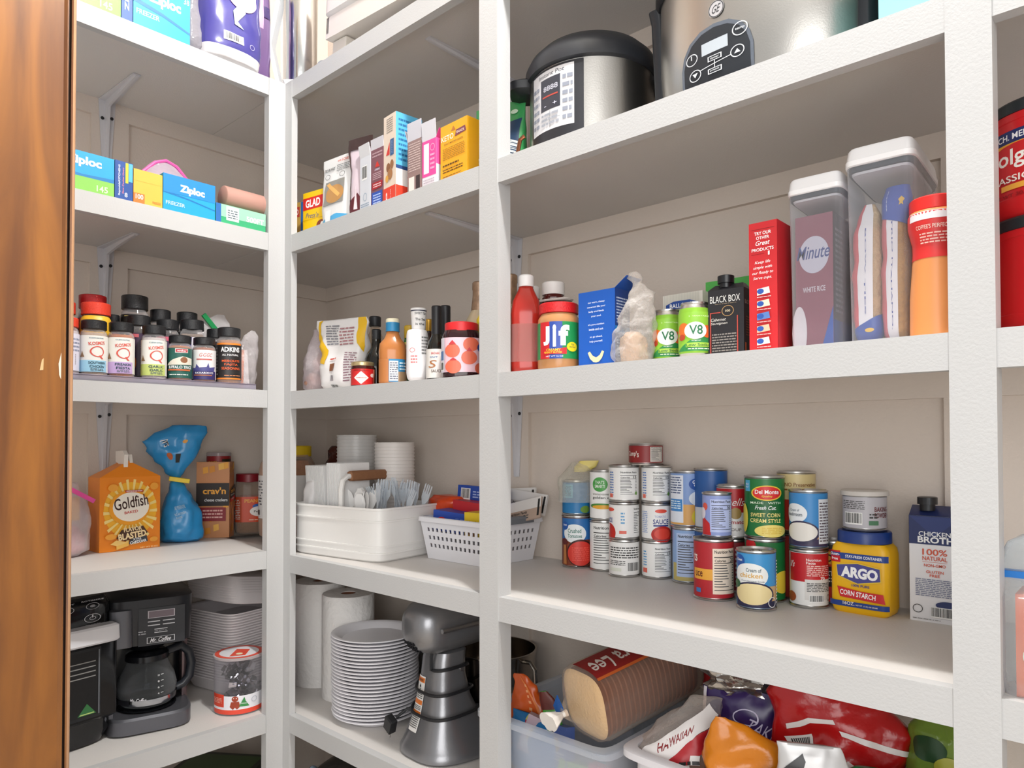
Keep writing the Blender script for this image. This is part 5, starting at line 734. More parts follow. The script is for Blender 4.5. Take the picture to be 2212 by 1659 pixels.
bag('candy_bag',(-.165,.30,z4),[(0,.1,.05),(.02,.13,.08),(.12,.13,.08),(.2,.12,.06),(.255,.12,.04),(.275,.10,.02)],M('#4a2018',.25),'dark brown shiny candy bag in the corner behind the cups','bag',rz=rad(20),amp=.016,scl=26,seed=31)
bag('orange_bag',(.272,.315,z4),[(0,.07,.05),(.01,.095,.06),(.06,.10,.07),(.10,.115,.09),(.135,.13,.09,.02),(.145,.11,.06,.02)],M('#d8481c',.28),'shiny orange bag squeezed between the caddy and the basket','bag',amp=.008,scl=28,seed=12)
# white basket with square holes
def basket(name,label,loc,rz,w,d,h,mat,holes=True,grey=True):
    t=thing(name,label,'basket',loc,rz); T=lambda q:.86+.14*q
    mb=MB()
    def wall(P0,P1,nrm,L):
        # a slab wall from bottom to top with a grid of square holes
        nx=int(L/.0155); cols=[]; hw=.0042
        us=[0]; 
        for i in range(nx):
            c=(i+.5)/nx*L
            if .018<c<L-.018: us+= [c-hw,c+hw]
        us.append(L); vs=[0]
        for c in ((.33,.52,.71) if holes else ()): vs+=[c*h-.0045,c*h+.0045]
        vs.append(h)
        def f(u,v,k):
            q=T(v/h); x,y=[a+(b-a)*u/L for a,b in zip(P0,P1)]; return ((x+nrm[0]*0)*q-nrm[0]*.0022*k,(y)*q-nrm[1]*.0022*k,v)
        for i in range(len(us)-1):
            for j in range(len(vs)-1):
                hole=holes and i%2==1 and j%2==1
                a=[f(us[i],vs[j],0),f(us[i+1],vs[j],0),f(us[i+1],vs[j+1],0),f(us[i],vs[j+1],0)]; b=[f(us[i],vs[j],1),f(us[i+1],vs[j],1),f(us[i+1],vs[j+1],1),f(us[i],vs[j+1],1)]
                if not hole: mb.add(a,[(0,1,2,3)],mat); mb.add(b,[(3,2,1,0)],mat)
                else: mb.add(a+b,[(0,4,5,1),(1,5,6,2),(2,6,7,3),(3,7,4,0)],mat)
    x,y=w/2,d/2
    for A,B,n in (((-x,-y),(x,-y),(0,-1)),((x,-y),(x,y),(1,0)),((x,y),(-x,y),(0,1)),((-x,y),(-x,-y),(-1,0))): wall(A,B,n,math.dist(A,B))
    mb.box(-x*.86,-y*.86,0,x*.86,y*.86,.003,mat); mb.build('basket_body',t)
    rm=MB(); S=[(h-.010,w+.004,d+.004),(h-.010,w+.016,d+.016),(h,w+.014,d+.014),(h+.002,w+.008,d+.008),(h+.001,w-.002,d-.002)]
    rm.loft(S,mat,n=14,k=60,cap=False).build('rim',t)
    if grey: MB().loft([(h-.008,.02,d*.62,w/2+.003),(h+.004,.026,d*.6,w/2+.003),(h+.008,.02,d*.56,w/2+.003)],M('#72767c',.5),n=5).build('grey_grip',t)
    return t
basket('white_basket','white plastic basket with square holes and a grey grip, behind the middle post',(.428,.283,z4),rad(-1),.232,.190,.102,M('#e3e2e6',.4))
def inb(name,loc,w,d,h,rot,base,label,cat='box',**k): return carton(name,loc,w,d,h,0,base,label,cat,rot=rot,**k)
inb('sandwich_bag_box',(.40,.225,z4+.064),.15,.055,.05,(rad(0),rad(3),rad(4)),'#2c50b0','blue box with an oval red mark lying in the white basket','box',front=[('e',.2,.45,.12,.25,'#d8372c'),('l',.5,.2,.9,.8,3,'#5a78c8')])
inb('candy_box',(.41,.262,z4+.112),.13,.06,.026,(0,rad(2),rad(-6)),'#c8252c','flat red candy box on the blue box in the basket','box')
inb('yellow_box',(.475,.21,z4+.055),.05,.06,.065,(0,0,rad(4)),'#e6c428','yellow chocolate box at the post side of the basket','box',front=[('t','Nestle',.5,.6,.7,.2,'#4a2a18',0,.02),('e',.5,.3,.3,.15,'#8a5a30')])
inb('card_box',(.405,.30,z4+.13),.16,.03,.044,(rad(-4),rad(1),rad(-2)),'#2248a4','blue box with a barcode standing highest in the basket','box',front=[('b',.08,.2,.3,.85),('l',.36,.3,.62,.75,3,'#a9bce6')])
for i,(x,y,z,w,h,rt,c,lb) in enumerate(((.518,.345,.115,.13,.05,(rad(-12),rad(4),rad(-4)),'#cfc8c2','tan seasoning packet at the back of the basket'),(.545,.30,.098,.11,.055,(rad(-30),rad(-14),rad(8)),'#b9a292','curled tan packet with nutrition facts leaning out of the basket'),(.47,.36,.12,.13,.05,(rad(-10),rad(-4),rad(3)),'#dcd9d6','white and black edged packet at the very back of the basket'))):
    carton('seasoning_packet',(x,y,z4+z),w,.005,h,0,c,lb,'packet',rot=rt,front=[('r',.0,.5,1,1,'#e6e3e0'),('t','Nutrition Facts',.4,.38,.5,.14,'#222',0,.02),('l',.06,.05,.7,.28,2,'#555'),('r',.92,.1,.97,.9,'#222')])
inb('orange_packet_box',(.525,.208,z4+.07),.035,.03,.075,(0,0,0),'#d8923a','small orange and blue box beside the post inside the basket','box',front=[('r',0,.5,1,1,'#3f8ac0'),('r',0,0,1,.2,'#e8c8a0'),('t','cts',.5,.8,.5,.12,'#222')])
# ================================================================ fifth shelf, left bay
z5=-.6895
TW=M('#eae7e4',.85,0,.9,70)
for (x,y,r,h,lb) in ((-.138,.195,.070,.287,'left paper towel roll half hidden by the corner post'),(.018,.185,.069,.275,'right paper towel roll behind the plates')):
    t=thing('paper_towel_roll',lb,'paper towel',(x,y,z5)); MB().lathe([(0,.02),(0,r),(.003,r+.001),(h-.003,r+.001),(h,r-.001),(h,.021),(h-.03,.020)],TW,64,cap=False).build('paper',t)
    MB().lathe([(0,.0205),(h-.002,.0205),(h-.002,.0190),(0,.0190)],M('#8a5a42',.9),32,cap=False).build('cardboard_core',t)
# foam plates: an oval-ish stack
FM=M('#eceaee',.45); P0=None; rr=random.Random(2)
for i in range(24):
    if P0 is None:
        R=.108; mb=MB(); mb.loft([(0,R*1.36,R*1.36),(.001,R*1.5,R*1.5),(.012,R*1.72,R*1.72),(.0155,R*1.94,R*1.94),(.0165,R*2.0,R*2.0),(.0160,R*2.02,R*2.02),(.0182,R*2.0,R*2.0),(.0190,R*1.9,R*1.9),(.0150,R*1.72,R*1.72),(.0035,R*1.5,R*1.5),(.0030,.01,.01)],FM,n=2,k=84); P0=tag(mb.build('foam_plate'),'white foam plate in the tall stack beside the stand mixer','plate','stack of white foam plates'); o=P0
    else: o=P0.copy(); COL.objects.link(o)
    o.location=(.193+rr.uniform(-.001,.001),.148+rr.uniform(-.001,.001)-.0002*i,z5+i*.0084)
# stand mixer seen from behind
MG=M('#8e8e91',.3,.7,.04,300)
t=thing('stand_mixer','silver grey stand mixer seen from the rear with its cord wrapped round','mixer',(.466,.150,z5),rad(-3)); # local -y is the rear
def LF(secs,m,n,name,k=64,par=None,**kw): return MB().loft(secs,m,n=n,k=k,**kw).build(name,par or t)
PS=[(0,.19,.31,0,.05),(.004,.20,.32,0,.05),(.014,.20,.32,0,.05),(.022,.19,.30,0,.045),(.036,.168,.235,0,.018),(.055,.148,.175,0,-.004),(.08,.128,.135,0,-.014),(.12,.108,.105,0,-.02),(.17,.092,.086,0,-.022),(.205,.088,.082,0,-.02),(.222,.084,.08,0,-.016),(.226,.07,.06,0,-.01)]
LF(PS,MG,3.0,'pedestal'); PL=Loft(PS,3.0)
h_=t
mb=MB().loft([(0,.03,.03),(.004,.06,.058),(.014,.088,.086),(.03,.108,.108),(.055,.120,.122),(.11,.122,.124),(.2,.112,.118),(.25,.1,.104),(.272,.085,.09),(.28,.05,.05)],MG,n=2.4,k=60,sub=2)
hd=mb.build('motor_head',t,(0,-.118,.282),rot=(rad(-90),0,0))
v=MB(); HP=[(.03*.5,0),(.029,.004),(.043,.014),(.054,.03),(.060,.055)]
for j in range(3):
    for i in range(7):
        x,y=-.040+i*.0085,.030+j*.009; q=math.hypot(x,y); z=.05
        for (a,za),(b_,zb_) in zip(HP,HP[1:]):
            if a<=q<=b_: z=za+(zb_-za)*(q-a)/(b_-a)
        v.box(x-.0024,y-.0034,z-.0028,x+.0024,y+.0034,z+.006,BLACK)
v.build('vent',hd)
MB().tube([(.0645,0,.04),(.065,0,.28)],.0055,M('#c9c9cb',.2,1)).build('trim_band',hd)
MB().tube([(-.0645,0,.04),(-.065,0,.28)],.0055,M('#c9c9cb',.2,1)).build('trim_band',hd)
MB().lathe([(0,.007),(.003,.007),(.004,.004)],STEEL,20).build('hinge_pin',t,(.0445,-.005,.185),rot=(0,rad(90),0))
O_='#d8742a'
st_=MB(); art(st_,[('r',0,0,1,1,'#e9e7e4'),('r',.04,.88,.96,.97,O_),('t','WARNING',.5,.925,.6,.05,'#3a2010'),('p',[(.5,.86),(.62,.8),(.52,.78),(.6,.72),(.5,.7),(.46,.76),(.54,.78),(.42,.8)],'#222'),('l',.1,.58,.9,.68,3,'#444'),('r',.04,.48,.96,.56,O_),('l',.1,.38,.9,.46,3,'#444'),('r',.04,.28,.96,.36,O_),('l',.1,.06,.9,.26,6,'#444')],.032,.115,lambda x,y,o:PL.px(x-.038,PL.tz(.052+y),.001+o),(6,16)); st_.build('warning_sticker',t)
pts=[]
for i in range(110):
    u=i/109; a=-PI/2+u*2*PI*2.4; z=.195-.115*u+.012*math.sin(a+.8); dr=.0045+.012*max(0,math.sin(a+2.2))*(u>.35)
    pts.append(PL.p(a,PL.tz(z),dr))
pts=[(.012,-.062,.236),(.012,-.066,.215)]+pts[1:]+[(-.085,-.06,.075),(-.092,-.085,.060)]
MB().tube(pts,.0036,M('#1b1c20',.45),8).build('power_cord',t)
pg=MB().box(-.013,-.009,-.02,.013,.009,.02,M('#17181b',.5),b=.003).build('plug',t,(-.100,-.095,.046),rot=(rad(10),rad(28),0))
MB().box(-.008,-.001,-.036,-.006,.001,-.0195,STEEL).box(.006,-.001,-.036,.008,.001,-.0195,STEEL).build('prong',pg)
BX,BY=.468,.292
t=thing('mixing_bowl','polished steel mixer bowl with a strap handle, in front of the mixer head','bowl',(BX,BY,z5+.0185))
MB().lathe([(0,.05),(.015,.055),(.03,.052),(.05,.072),(.08,.09),(.13,.098),(.168,.10),(.170,.103),(.172,.103),(.172,.098),(.13,.095),(.08,.086),(.05,.068),(.034,.002)],M('#a89f95',.14,1),64,cap=False).build('bowl_body',t)
MB().tube([(.099,-.01,.160),(.125,-.012,.163),(.14,-.014,.15),(.142,-.014,.12),(.13,-.012,.08),(.098,-.01,.07)],.005,M('#a09a92',.2,1),10).build('handle',t)
# dark waffle maker / slicer box behind the mixer
t=thing('mandoline','black and grey kitchen slicer propped behind the mixer','slicer',(.30,.350,z5+.20),0,rot=(rad(12),rad(-24),rad(-6)))
MB().box(-.12,-.015,0,.14,.015,.05,M('#33302f',.4),b=.004).build('slicer_body',t); MB().box(-.11,-.019,.012,.13,-.0145,.026,M('#8a8580',.3,.8)).build('rail',t); MB().box(.02,-.035,.0,.08,-.0195,.02,BLACK,b=.004).build('knob',t)
bag('grey_bag',(.22,.345,z5),[(0,.12,.05),(.02,.16,.09),(.15,.17,.1),(.25,.15,.08),(.31,.1,.04)],CLR('#8f8c88',.5,.2,.5,30),'large grey translucent bag behind the plates','bag',amp=.01,scl=14,seed=41)
tag(MB().box(-.006,-.002,-.03,.006,.002,.03,M('#c9c6c2',.4)).build('white_strap',None,(.2,.275,z5+.265),rot=(0,rad(35),0)),'small white strap on the grey bag behind the plates','strap')
# ================================================================ fifth shelf on the left wall
zl5=-.6855
t=thing('air_fryer','glossy black air fryer oven with white trimmed handle, cut by the door casing','oven',(-.215,-.50,zl5),LR+rad(8)); w,d,h=.27,.22,.335  # local front is -y
G_=M('#0e0f12',.08)
LF([(0,w-.05,d-.04),(.004,w-.03,d-.02),(.03,w,d),(h-.02,w,d),(h,w-.02,d-.02)],G_,7,'housing')
MB().box(-w/2+.004,-d/2-.012,.06,w/2-.004,-d/2+.02,.235,G_,b=.006).build('door',t)
q=MB(); art(q,[('r',0,0,1,1,'#1a1c20'),('r',.03,.04,.97,.96,'#0c0d10')]+[('r',.06,.80-.07*i,.94,.815-.07*i,'#8d8c8a') for i in range(4)]+[('p',[(.74,.06),(.95,.06),(.845,.22)],'#2f6a3c'),('p',[(.76,.07),(.93,.07),(.92,.085),(.77,.085)],'#b9c77a'),('r',.97,.04,.985,.96,'#6a6e74')],.19,.155,lambda x,y,o:(x-.095,-d/2-.0125-o,.07+y)); q.build('window',t)
MB().loft([(0,w-.03,.03,0,-d/2-.025),(.004,w-.02,.035,0,-d/2-.025),(.034,w-.02,.035,0,-d/2-.022),(.038,w-.03,.03,0,-d/2-.02)],M('#e3e3e8',.3),n=8).build('handle',t,(0,0,.237))
q=MB(); art(q,[('o',.62,.75,.06,.1,'#b9b9bd',.1),('e',.62,.75,.02,.03,'#b9b9bd'),('t','LIGHT',.62,.92,.12,.04,'#b9b9bd'),('o',.84,.78,.06,.1,'#b9b9bd',.1),('e',.84,.78,.025,.04,'#8a8a8e'),('t','ROTISSERIE',.84,.95,.2,.04,'#b9b9bd'),('o',.84,.42,.075,.125,'#d9d9dc',.1),('r',.833,.44,.847,.52,'#d9d9dc'),('o',.84,.42,.03,.05,'#d9d9dc',.2),('t','ON/OFF',.84,.22,.14,.05,'#b9b9bd')],.24,.075,lambda x,y,o:(x-.12,-d/2-o-.0005,.262-.005+y)); q.build('control_panel',t)
# coffee maker
t=thing('coffee_maker','black and grey drip coffee maker with glass carafe','coffee maker',(-.225,-.250,zl5),face((-.225,-.250),6)); w=.19; h=.318; GR=M('#64656b',.35,.6); KB=M('#141519',.22)
LF([(0,w-.02,.25,0,0),(.004,w,.262,0,0),(.035,w,.262,0,0),(.04,w-.01,.25,0,.0)],GR,5,'base')
LF([(.036,w-.015,.10,0,.07),(.20,w-.015,.10,0,.07)],KB,8,'back_column')
MB().box(-w/2+.001,-.10,.03,-w/2+.020,.115,.225,GR,b=.003).build('side_frame',t); MB().box(w/2-.014,-.02,.03,w/2-.001,.115,.225,M('#6a5a5c',.3,.6),b=.003).build('side_frame',t)
LF([(.20,w-.03,.20,0,.02),(.205,w-.004,.24,0,.0),(.295,w,.25,0,0),(h-.006,w,.25,0,0),(h,w-.02,.22,0,0)],M('#26272c',.28,.2),6,'brew_head')
LF([(.202,.04,.03,-.065,-.10),(.206,.05,.05,-.063,-.105),(.292,.05,.05,-.063,-.105),(.296,.04,.04,-.063,-.1)],GR,4,'corner_trim')
q=MB(); art(q,[('r',0,0,1,1,'#23252b'),('r',.2,.72,.78,.92,'#b9b4ba'),('r',.22,.735,.76,.905,'#6d6068')]+[('r',.2+.32*i,.62-.1*j,.46+.32*i,.645-.1*j,'#c9cace') for i in (0,1) for j in (0,1)]+[('r',.34,.41,.62,.43,'#c9cace'),('r',.34,.32,.62,.34,'#c9cace'),('l',.34,.36,.62,.39,1,'#9a9ba0'),('l',.0,.3,.16,.42,2,'#9a9ba0'),('r',.18,.06,.78,.22,'#c9cace'),('r',.195,.07,.765,.21,'#1a1b20'),('t','Mr. Coffee',.48,.14,.44,.11,'#e6e6ea',0,.01,.3)],.10,.088,lambda x,y,o:(x-.028,-.1253-o-.0005,.204+y)); q.build('control_panel',t)
LF([(.176,.05,.05,.0,-.035),(.180,.075,.075,0,-.035),(.20,.11,.11,0,-.03)],KB,2,'filter_basket')
LF([(.040,.10,.10,0,-.045),(.044,.13,.13,0,-.045),(.046,.12,.12,0,-.045)],M('#0f1013',.15),2,'hot_plate')
c=thing('carafe','glass coffee carafe with black handle on the hot plate','carafe',(0,0,0)); c.parent=None
fx=face((-.225,-.250),6); cx,cy=-.225+.047*math.sin(fx),-.250-.047*math.cos(fx); c.location=(cx,cy,zl5+.0465); c.rotation_euler=(0,0,fx+rad(18)); GL=CLR('#c9cccf',.05,.03)
MB().lathe([(0,.045),(.004,.055),(.02,.063),(.045,.066),(.07,.060),(.095,.048),(.112,.043),(.118,.045)],GL,56,cap=False).build('glass',c)
MB().lathe([(.012,.0615),(.0122,.0645),(.026,.0665),(.0262,.064)],M('#b9bbc0',.12,1),56,cap=False).build('steel_band',c)
MB().lathe([(.108,.045),(.109,.049),(.122,.048),(.128,.04),(.130,.001)],KB,44).build('lid',c)
MB().tube([(.044,-.01,.118),(.075,-.015,.125),(.094,-.018,.108),(.100,-.02,.08),(.096,-.018,.045),(.082,-.015,.028),(.066,-.01,.022)],lambda u:.0115-.003*abs(u-.5),M('#23262c',.3),14).build('handle',c)
q=MB(); art(q,[('t','Mr. Coffee',.14,.18,.28,.12,'#e6e6ea',0,.01,.3)]+[('r',.52,.3+.16*i,.57,.315+.16*i,'#d9d9d9') for i in range(4)]+[('t',str(4+2*i),.48,.3+.16*i,.03,.05,'#d9d9d9') for i in range(4)],.13,.09,cylf(.0652,.13,.01),(14,1)); q.build('print',c)
# foam hinged containers nested in a tall stack
FB=M('#e0dadb',.5); B0=None
for i in range(26):
    if B0 is None:
        mb=MB(); mb.loft([(0,.185,.175),(.002,.195,.185),(.035,.222,.212),(.038,.232,.222),(.041,.230,.220),(.038,.216,.206),(.006,.19,.18),(.005,.01,.01)],FB,n=7,k=56); B0=tag(mb.build('foam_container'),'white foam takeout container nested in the stack behind the coffee maker','container','stack of foam takeout containers'); o=B0
    else: o=B0.copy(); COL.objects.link(o)
    o.location=(-.300,.035,zl5+i*.0072); o.rotation_euler=(0,0,LR+rad(12))
L0=None
for i in range(7):
    if L0 is None:
        mb=MB(); mb.loft([(0,.222,.212),(.003,.226,.216),(.03,.205,.195),(.032,.19,.18)],FB,n=7,k=56); L0=tag(mb.build('foam_tray'),'white foam takeout tray tipped over the top of the foam stack','tray','tipped foam trays'); o=L0
    else: o=L0.copy(); COL.objects.link(o)
    o.location=(-.292-.004*i,.042,zl5+.232+i*.0065); o.rotation_euler=(rad(0),rad(9),LR+rad(12))
# cookie cutter tub
t=thing('cookie_cutter_tub','clear round tub of steel cookie cutters with red and white lid','tub',(-.0995,-.0665-.0,zl5),face((-.1,-.066),0)); R=.060; h=.140
MB().lathe([(0,R*.96),(.002,R),(h-.012,R),(h-.011,R*1.03),(h,R*1.03)],CLR('#f4f2f6',.05,.04),60,cap=False).build('clear_tub',t)
MB().lathe([(.0015,R*.95),(.0016,R*.97),(.002,.001)],M('#d9d9dc',.4),50).build('base_disc',t)
l_=MB().lathe([(h-.004,R*1.03),(h+.001,R*1.04),(h+.002,R*1.0)],CLR('#f2e9ea',.35,.05),60)
art(l_,[('e',.5,.5,.49,.49,'#e2523c'),('e',.5,.5,.40,.40,'#e9e8ec'),('p',[(.3,.2),(.62,.2),(.72,.62),(.45,.72)],'#e0482c'),('e',.5,.34,.07,.07,'#f4efc8')],2*R,2*R,lambda x,y,o:(x-R,y-R,h+.0022+o)); l_.build('lid',t)
W=2.6*R; lb=MB(); art(lb,[('r',0,0,1,.13,'#df4a34'),('r',0,.13,1,.52,'#e6e6ec'),('r',.0,.2,.26,.56,'#d8432c'),('l',.02,.3,.22,.46,4,'#eeb9a8'),
 ('e',.44,.44,.05,.08,'#9a3a22'),('p',[(.38,.36),(.5,.36),(.52,.22),(.47,.14),(.44,.2),(.41,.14),(.36,.22)],'#9a3a22'),('e',.42,.46,.008,.012,'#f2ece0'),('e',.46,.46,.008,.012,'#f2ece0'),('p',[(.5,.22),(.66,.2),(.6,.36),(.58,.48),(.54,.36)],'#3c8a4c'),('p',[(.53,.3),(.62,.28),(.62,.3),(.53,.32)],'#e8e8ea'),('o',.74,.36,.05,.08,'#b9bcc6',.2)],W,h*.62,cylf(R+.0004,W,.004),(18,1)); lb.build('wrap_label',t)
rr=random.Random(9)
shp={'star':[(math.cos(a)*(1 if i%2 else .45),math.sin(a)*(1 if i%2 else .45)) for i,a in [(i,i*PI/5) for i in range(10)]],'tree':[(-.2,-1),(.2,-1),(.2,-.6),(.8,-.6),(.4,0),(.6,0),(0,1),(-.6,0),(-.4,0),(-.8,-.6),(-.2,-.6)],'heart':[(0,-1),(.9,.1),(.7,.8),(.2,.8),(0,.5),(-.2,.8),(-.7,.8),(-.9,.1)]}
for i in range(22):
    nm=rr.choice(list(shp)); p=[(x*.019,y*.019) for x,y in shp[nm]]; n=len(p); mb=MB(); vs=[(x,y,z) for z in (0,.018) for x,y in p]
    mb.add(vs,[(j,(j+1)%n,n+(j+1)%n,n+j) for j in range(n)],M('#b9b9be',.12,1))
    a=rr.uniform(0,6.3); q=rr.uniform(0,.033); o=mb.build('cookie_cutter',None,(-.0995+q*math.cos(a),-.0665+q*math.sin(a),zl5+.022+.0045*i),rot=(rr.uniform(0,3),rr.uniform(0,3),rr.uniform(0,3))); tag(o,'steel cookie cutter jumbled inside the clear tub','cookie cutter','cookie cutters in the tub')
# ================================================================ fifth shelf, right bay: bread and crisps in bins
z5=-.6895
def bin_(name,label,x0,y0,x1,y1,h,mat,rz=0,rimw=.016):
    w,d=x1-x0,y1-y0; t=thing(name,label,'bin',((x0+x1)/2,(y0+y1)/2,z5),rz)
    MB().loft([(0,w*.86,d*.86),(.004,w*.88,d*.88),(h-.012,w,d),(h-.0125,w-.005,d-.005),(.006,w*.87,d*.87),(.0055,.01,.01)],mat,n=12,k=64).build('bin_body',t)
    MB().loft([(h-.014,w,d),(h-.013,w+rimw*2,d+rimw*2),(h-.002,w+rimw*2,d+rimw*2),(h,w+rimw*1.6,d+rimw*1.6),(h,w-.004,d-.004),(h-.014,w-.004,d-.004)],mat,n=12,k=64,cap=False).build('rim',t)
    return t
bin_('clear_bin','clear plastic bin holding the bread loaf and snack packets',.668,.048,.960,.34,.162,CLR('#eef2f8',.2,.1))
bin_('white_bin','white plastic bin holding buns and bags of crisps',1.005,.052,1.372,.330,.178,M('#dfdde2',.4),rad(-2))
zb=z5+.007
bag('orange_bag',(.712,.150,zb+.05),[(0,.08,.05),(.02,.10,.07),(.06,.105,.06,.0,.0),(.10,.08,.035,-.006,.0),(.135,.045,.014,-.018,0),(.155,.018,.004,-.03,0)],M('#c8541a',.28),'orange foil crisp bag with a pointed top at the left end of the clear bin','bag',amp=.010,scl=30,seed=51,rz=rad(20),arts=[('p',[(.5,.98),(.56,.98),(.96,.3),(.9,.3)],'#dd7a3a'),('l',.55,.5,.62,.9,6,'#e8a070'),('t','UTZ',.2,.14,.3,.06,'#e8b890',20)])
bag('blue_bag',(.765,.115,zb+.03),[(0,.12,.04),(.01,.14,.06),(.07,.15,.05),(.105,.15,.02),(.112,.148,.004)],M('#1f6fa8',.25),'blue snack bag lying along the front of the clear bin','bag',amp=.006,scl=26,seed=52,arts=[('r',.3,.85,.38,1,'#c8202a'),('r',.3,.93,.4,1,'#d8d86a')])
bag('green_wrapper',(.822,.118,zb+.04),[(0,.03,.012),(.02,.034,.016),(.12,.034,.014,-.008),(.15,.026,.010,-.012),(.165,.012,.004,-.018)],M('#4a9a3a',.3),'narrow green and white cereal bar wrapper beside the loaf','wrapper',amp=.003,seed=53,rot=(0,rad(-10),rad(20)),arts=[('r',.3,.1,.9,.78,'#dcdfe0'),('l',.35,.1,.85,.76,18,'#3a3a3a'),('r',.0,.8,1,1,'#5a2018')])
for i,(x,y,z,c,lb,sz) in enumerate(((.72,.085,.004,'#4a9ac8','blue cup seen through the clear bin wall',.05),(.79,.085,.004,'#3f7a86','teal packet seen through the clear bin',.07),(.86,.082,.02,'#8fb04a','green packet with printed fruit seen through the clear bin',.07),(.915,.085,.03,'#c8404a','red chewy bar packet seen through the front of the clear bin',.045),(.755,.09,.075,'#b9a0a8','mauve packet seen through the clear bin wall',.06),(.82,.09,.075,'#4a5f9a','slate blue packet seen through the clear bin wall',.06))):
    carton('snack_packet',(x,y,zb+z),sz,.02,.07,rad((-20,8,30,-6,25,-15)[i]),c,lb,'packet',front=([('t','CHEWY',.5,.5,.8,.2,'#e8d0a0',0,.03)] if i==3 else [('e',.4,.5,.25,.2,'#d8b070'),('l',.1,.1,.9,.35,3,'#e9e4da')]),rot=(rad(-8),rad((-12,8,10,-4,20,-10)[i]),rad((-20,8,30,-6,25,-15)[i])))
# the loaf
ax=Vector((.065,.235,.048)).normalized(); base=Vector((.885,.088,-.478))
rot=ax.to_track_quat('Z','Y').to_euler()
CR=lambda x,y,z: M('#e6cfa6',.8,0,.5,200) if (z<.004) else (M('#b98a5c',.6) if (z%.0115)>.0095 else M('#7a431c',.55,0,.3,80))
mb=MB(); mb.loft([(-.002,.09,.09),(0,.108,.112),(.004,.116,.120)]+[(.004+.0115*i+k_,.116-.003*(k_>0),.120-.003*(k_>0)) for i in range(20) for k_ in (0,.0095)]+[(.24,.10,.105)],None,n=3.4,k=56,col=CR)
loaf=tag(mb.build('bread_loaf',None,base,rot=rot),'sliced brown crust loaf lying in its bag in the clear bin','bread')
t=bag('bread_wrapper',base-ax*.045,[(0,.02,.015),(.02,.05,.05),(.045,.122,.126),(.06,.130,.134),(.24,.130,.134),(.29,.122,.126),(.31,.05,.06)],CLR('#f6ece2',.05,.1,.4,40),'clear bread bag around the loaf with dark red name band and blue tag','wrapper',rot=rot,n=3,amp=.003,scl=20)
S=Loft([(.05,.131,.135),(.24,.131,.135)],3)
lb=MB()
def wrapf(x,y,o):  # x round the loaf, y along it
    return S.p(rad(60)+x/.065,(y+.0)/.19,.0008+o)
# find the side of the loaf that faces up and outward
U=rot.to_matrix().inverted()@Vector((.35,-.55,.75)); aU=math.atan2(U.y,U.x)
wf=lambda x,y,o:S.p(aU+(x-.045)/.062,max(0,min(1,y/.19)),.001+o)
art(lb,[('r',0,.0,.62,.72,'#8e1d1c'),('r',.55,.0,.62,.8,'#c8602a'),('t','Sara Lee',.3,.36,.34,.62,'#e6ded6',-90,.01,.3),('r',.0,.74,.3,.9,'#d86a2a')],.09,.19,wf,(12,1)); lb.build('name_band',t)
tg=MB(); c_=Vector((0,0,0)); q_=[(.0,-.004,.0),(.034,-.022,.010),(.042,.0,.008),(.030,.022,.012),(.002,.010,.002)]; tg.add(q_+[(x,y,z-.0015) for x,y,z in q_],[(0,1,2,3,4),(9,8,7,6,5)]+[(i,(i+1)%5,5+(i+1)%5,5+i) for i in range(5)],M('#1f5fb0',.35)); tg.loft([(-.035,.05,.03),(-.02,.03,.02),(-.004,.010,.010),(.006,.012,.012)],M('#e9e4de',.35),n=2,k=20,amp=.006,scl=60); tg.build('blue_tag',t)
bag('grey_film',(.885,.345,zb),[(0,.08,.03),(.02,.12,.05),(.24,.13,.05),(.28,.09,.03,.01),(.315,.04,.02,.03)],CLR('#c4c8cc',.4,.12,.6,40),'crumpled grey plastic film behind the loaf','film',amp=.014,scl=24,seed=61)
# buns
t=bag('bun_bag',(1.055,.130,zb+.035),[(0,.10,.09),(.01,.125,.12),(.07,.14,.13),(.13,.13,.11,.0,.0),(.165,.10,.08,.012),(.19,.07,.05,.03),(.215,.05,.02,.045)],CLR('#fbf4ee',.14,.1,.5,50),'clear, red and white bag of burger buns in the white bin','bag',rz=rad(28),amp=.010,scl=22,seed=71,n=2.6,nw=1.85,arts=[('p',[(0,.30),(0,.44),(.25,.54),(.6,.74),(.95,.92),(1,.78),(.62,.58),(.3,.38)],'#b8202a'),('p',[(.0,.44),(.25,.54),(.6,.74),(.9,.92),(.6,.99),(.3,.86),(.05,.64)],'#e9e4e2'),('t','HAWAIIAN',.36,.74,.42,.07,'#8a1a20',32,.02),('p',[(.5,.02),(.62,.0),(.98,.34),(.86,.44)],'#c8241f'),('p',[(.62,.0),(1,.0),(1,.32)],'#e9e4e2'),('r',.5,.52,.62,.58,'#f0eeea'),('r',.62,.58,.74,.64,'#f0eeea'),('l',.5,.52,.74,.62,2,'#333')])
for i,(x,y,z) in enumerate(((1.02,.115,.05),(1.075,.14,.05),(1.03,.125,.105),(1.07,.145,.105))):
    tag(MB().lathe([(0,.028),(.004,.036),(.016,.040),(.030,.037),(.042,.026),(.047,.010),(.048,.001)],M('#c98a52',.5,0,.2,50,.3),40).build('bun',None,(x,y,zb+z)),('left lower','right lower','left upper','right upper')[i]+' golden bun inside the red and white bun bag','bun')
bag('red_bag',(1.052,.300,zb),[(0,.05,.03),(.02,.07,.05),(.22,.08,.05),(.27,.075,.03),(.30,.05,.01,-.01)],M('#9c1c20',.35),'small dark red bag with yellow corner behind the loaf and buns','bag',amp=.008,scl=26,seed=72,arts=[('r',0,.9,.4,1,'#d8b83a')])
FOIL=M('#b9b4ae',.18,.9,.5,45)
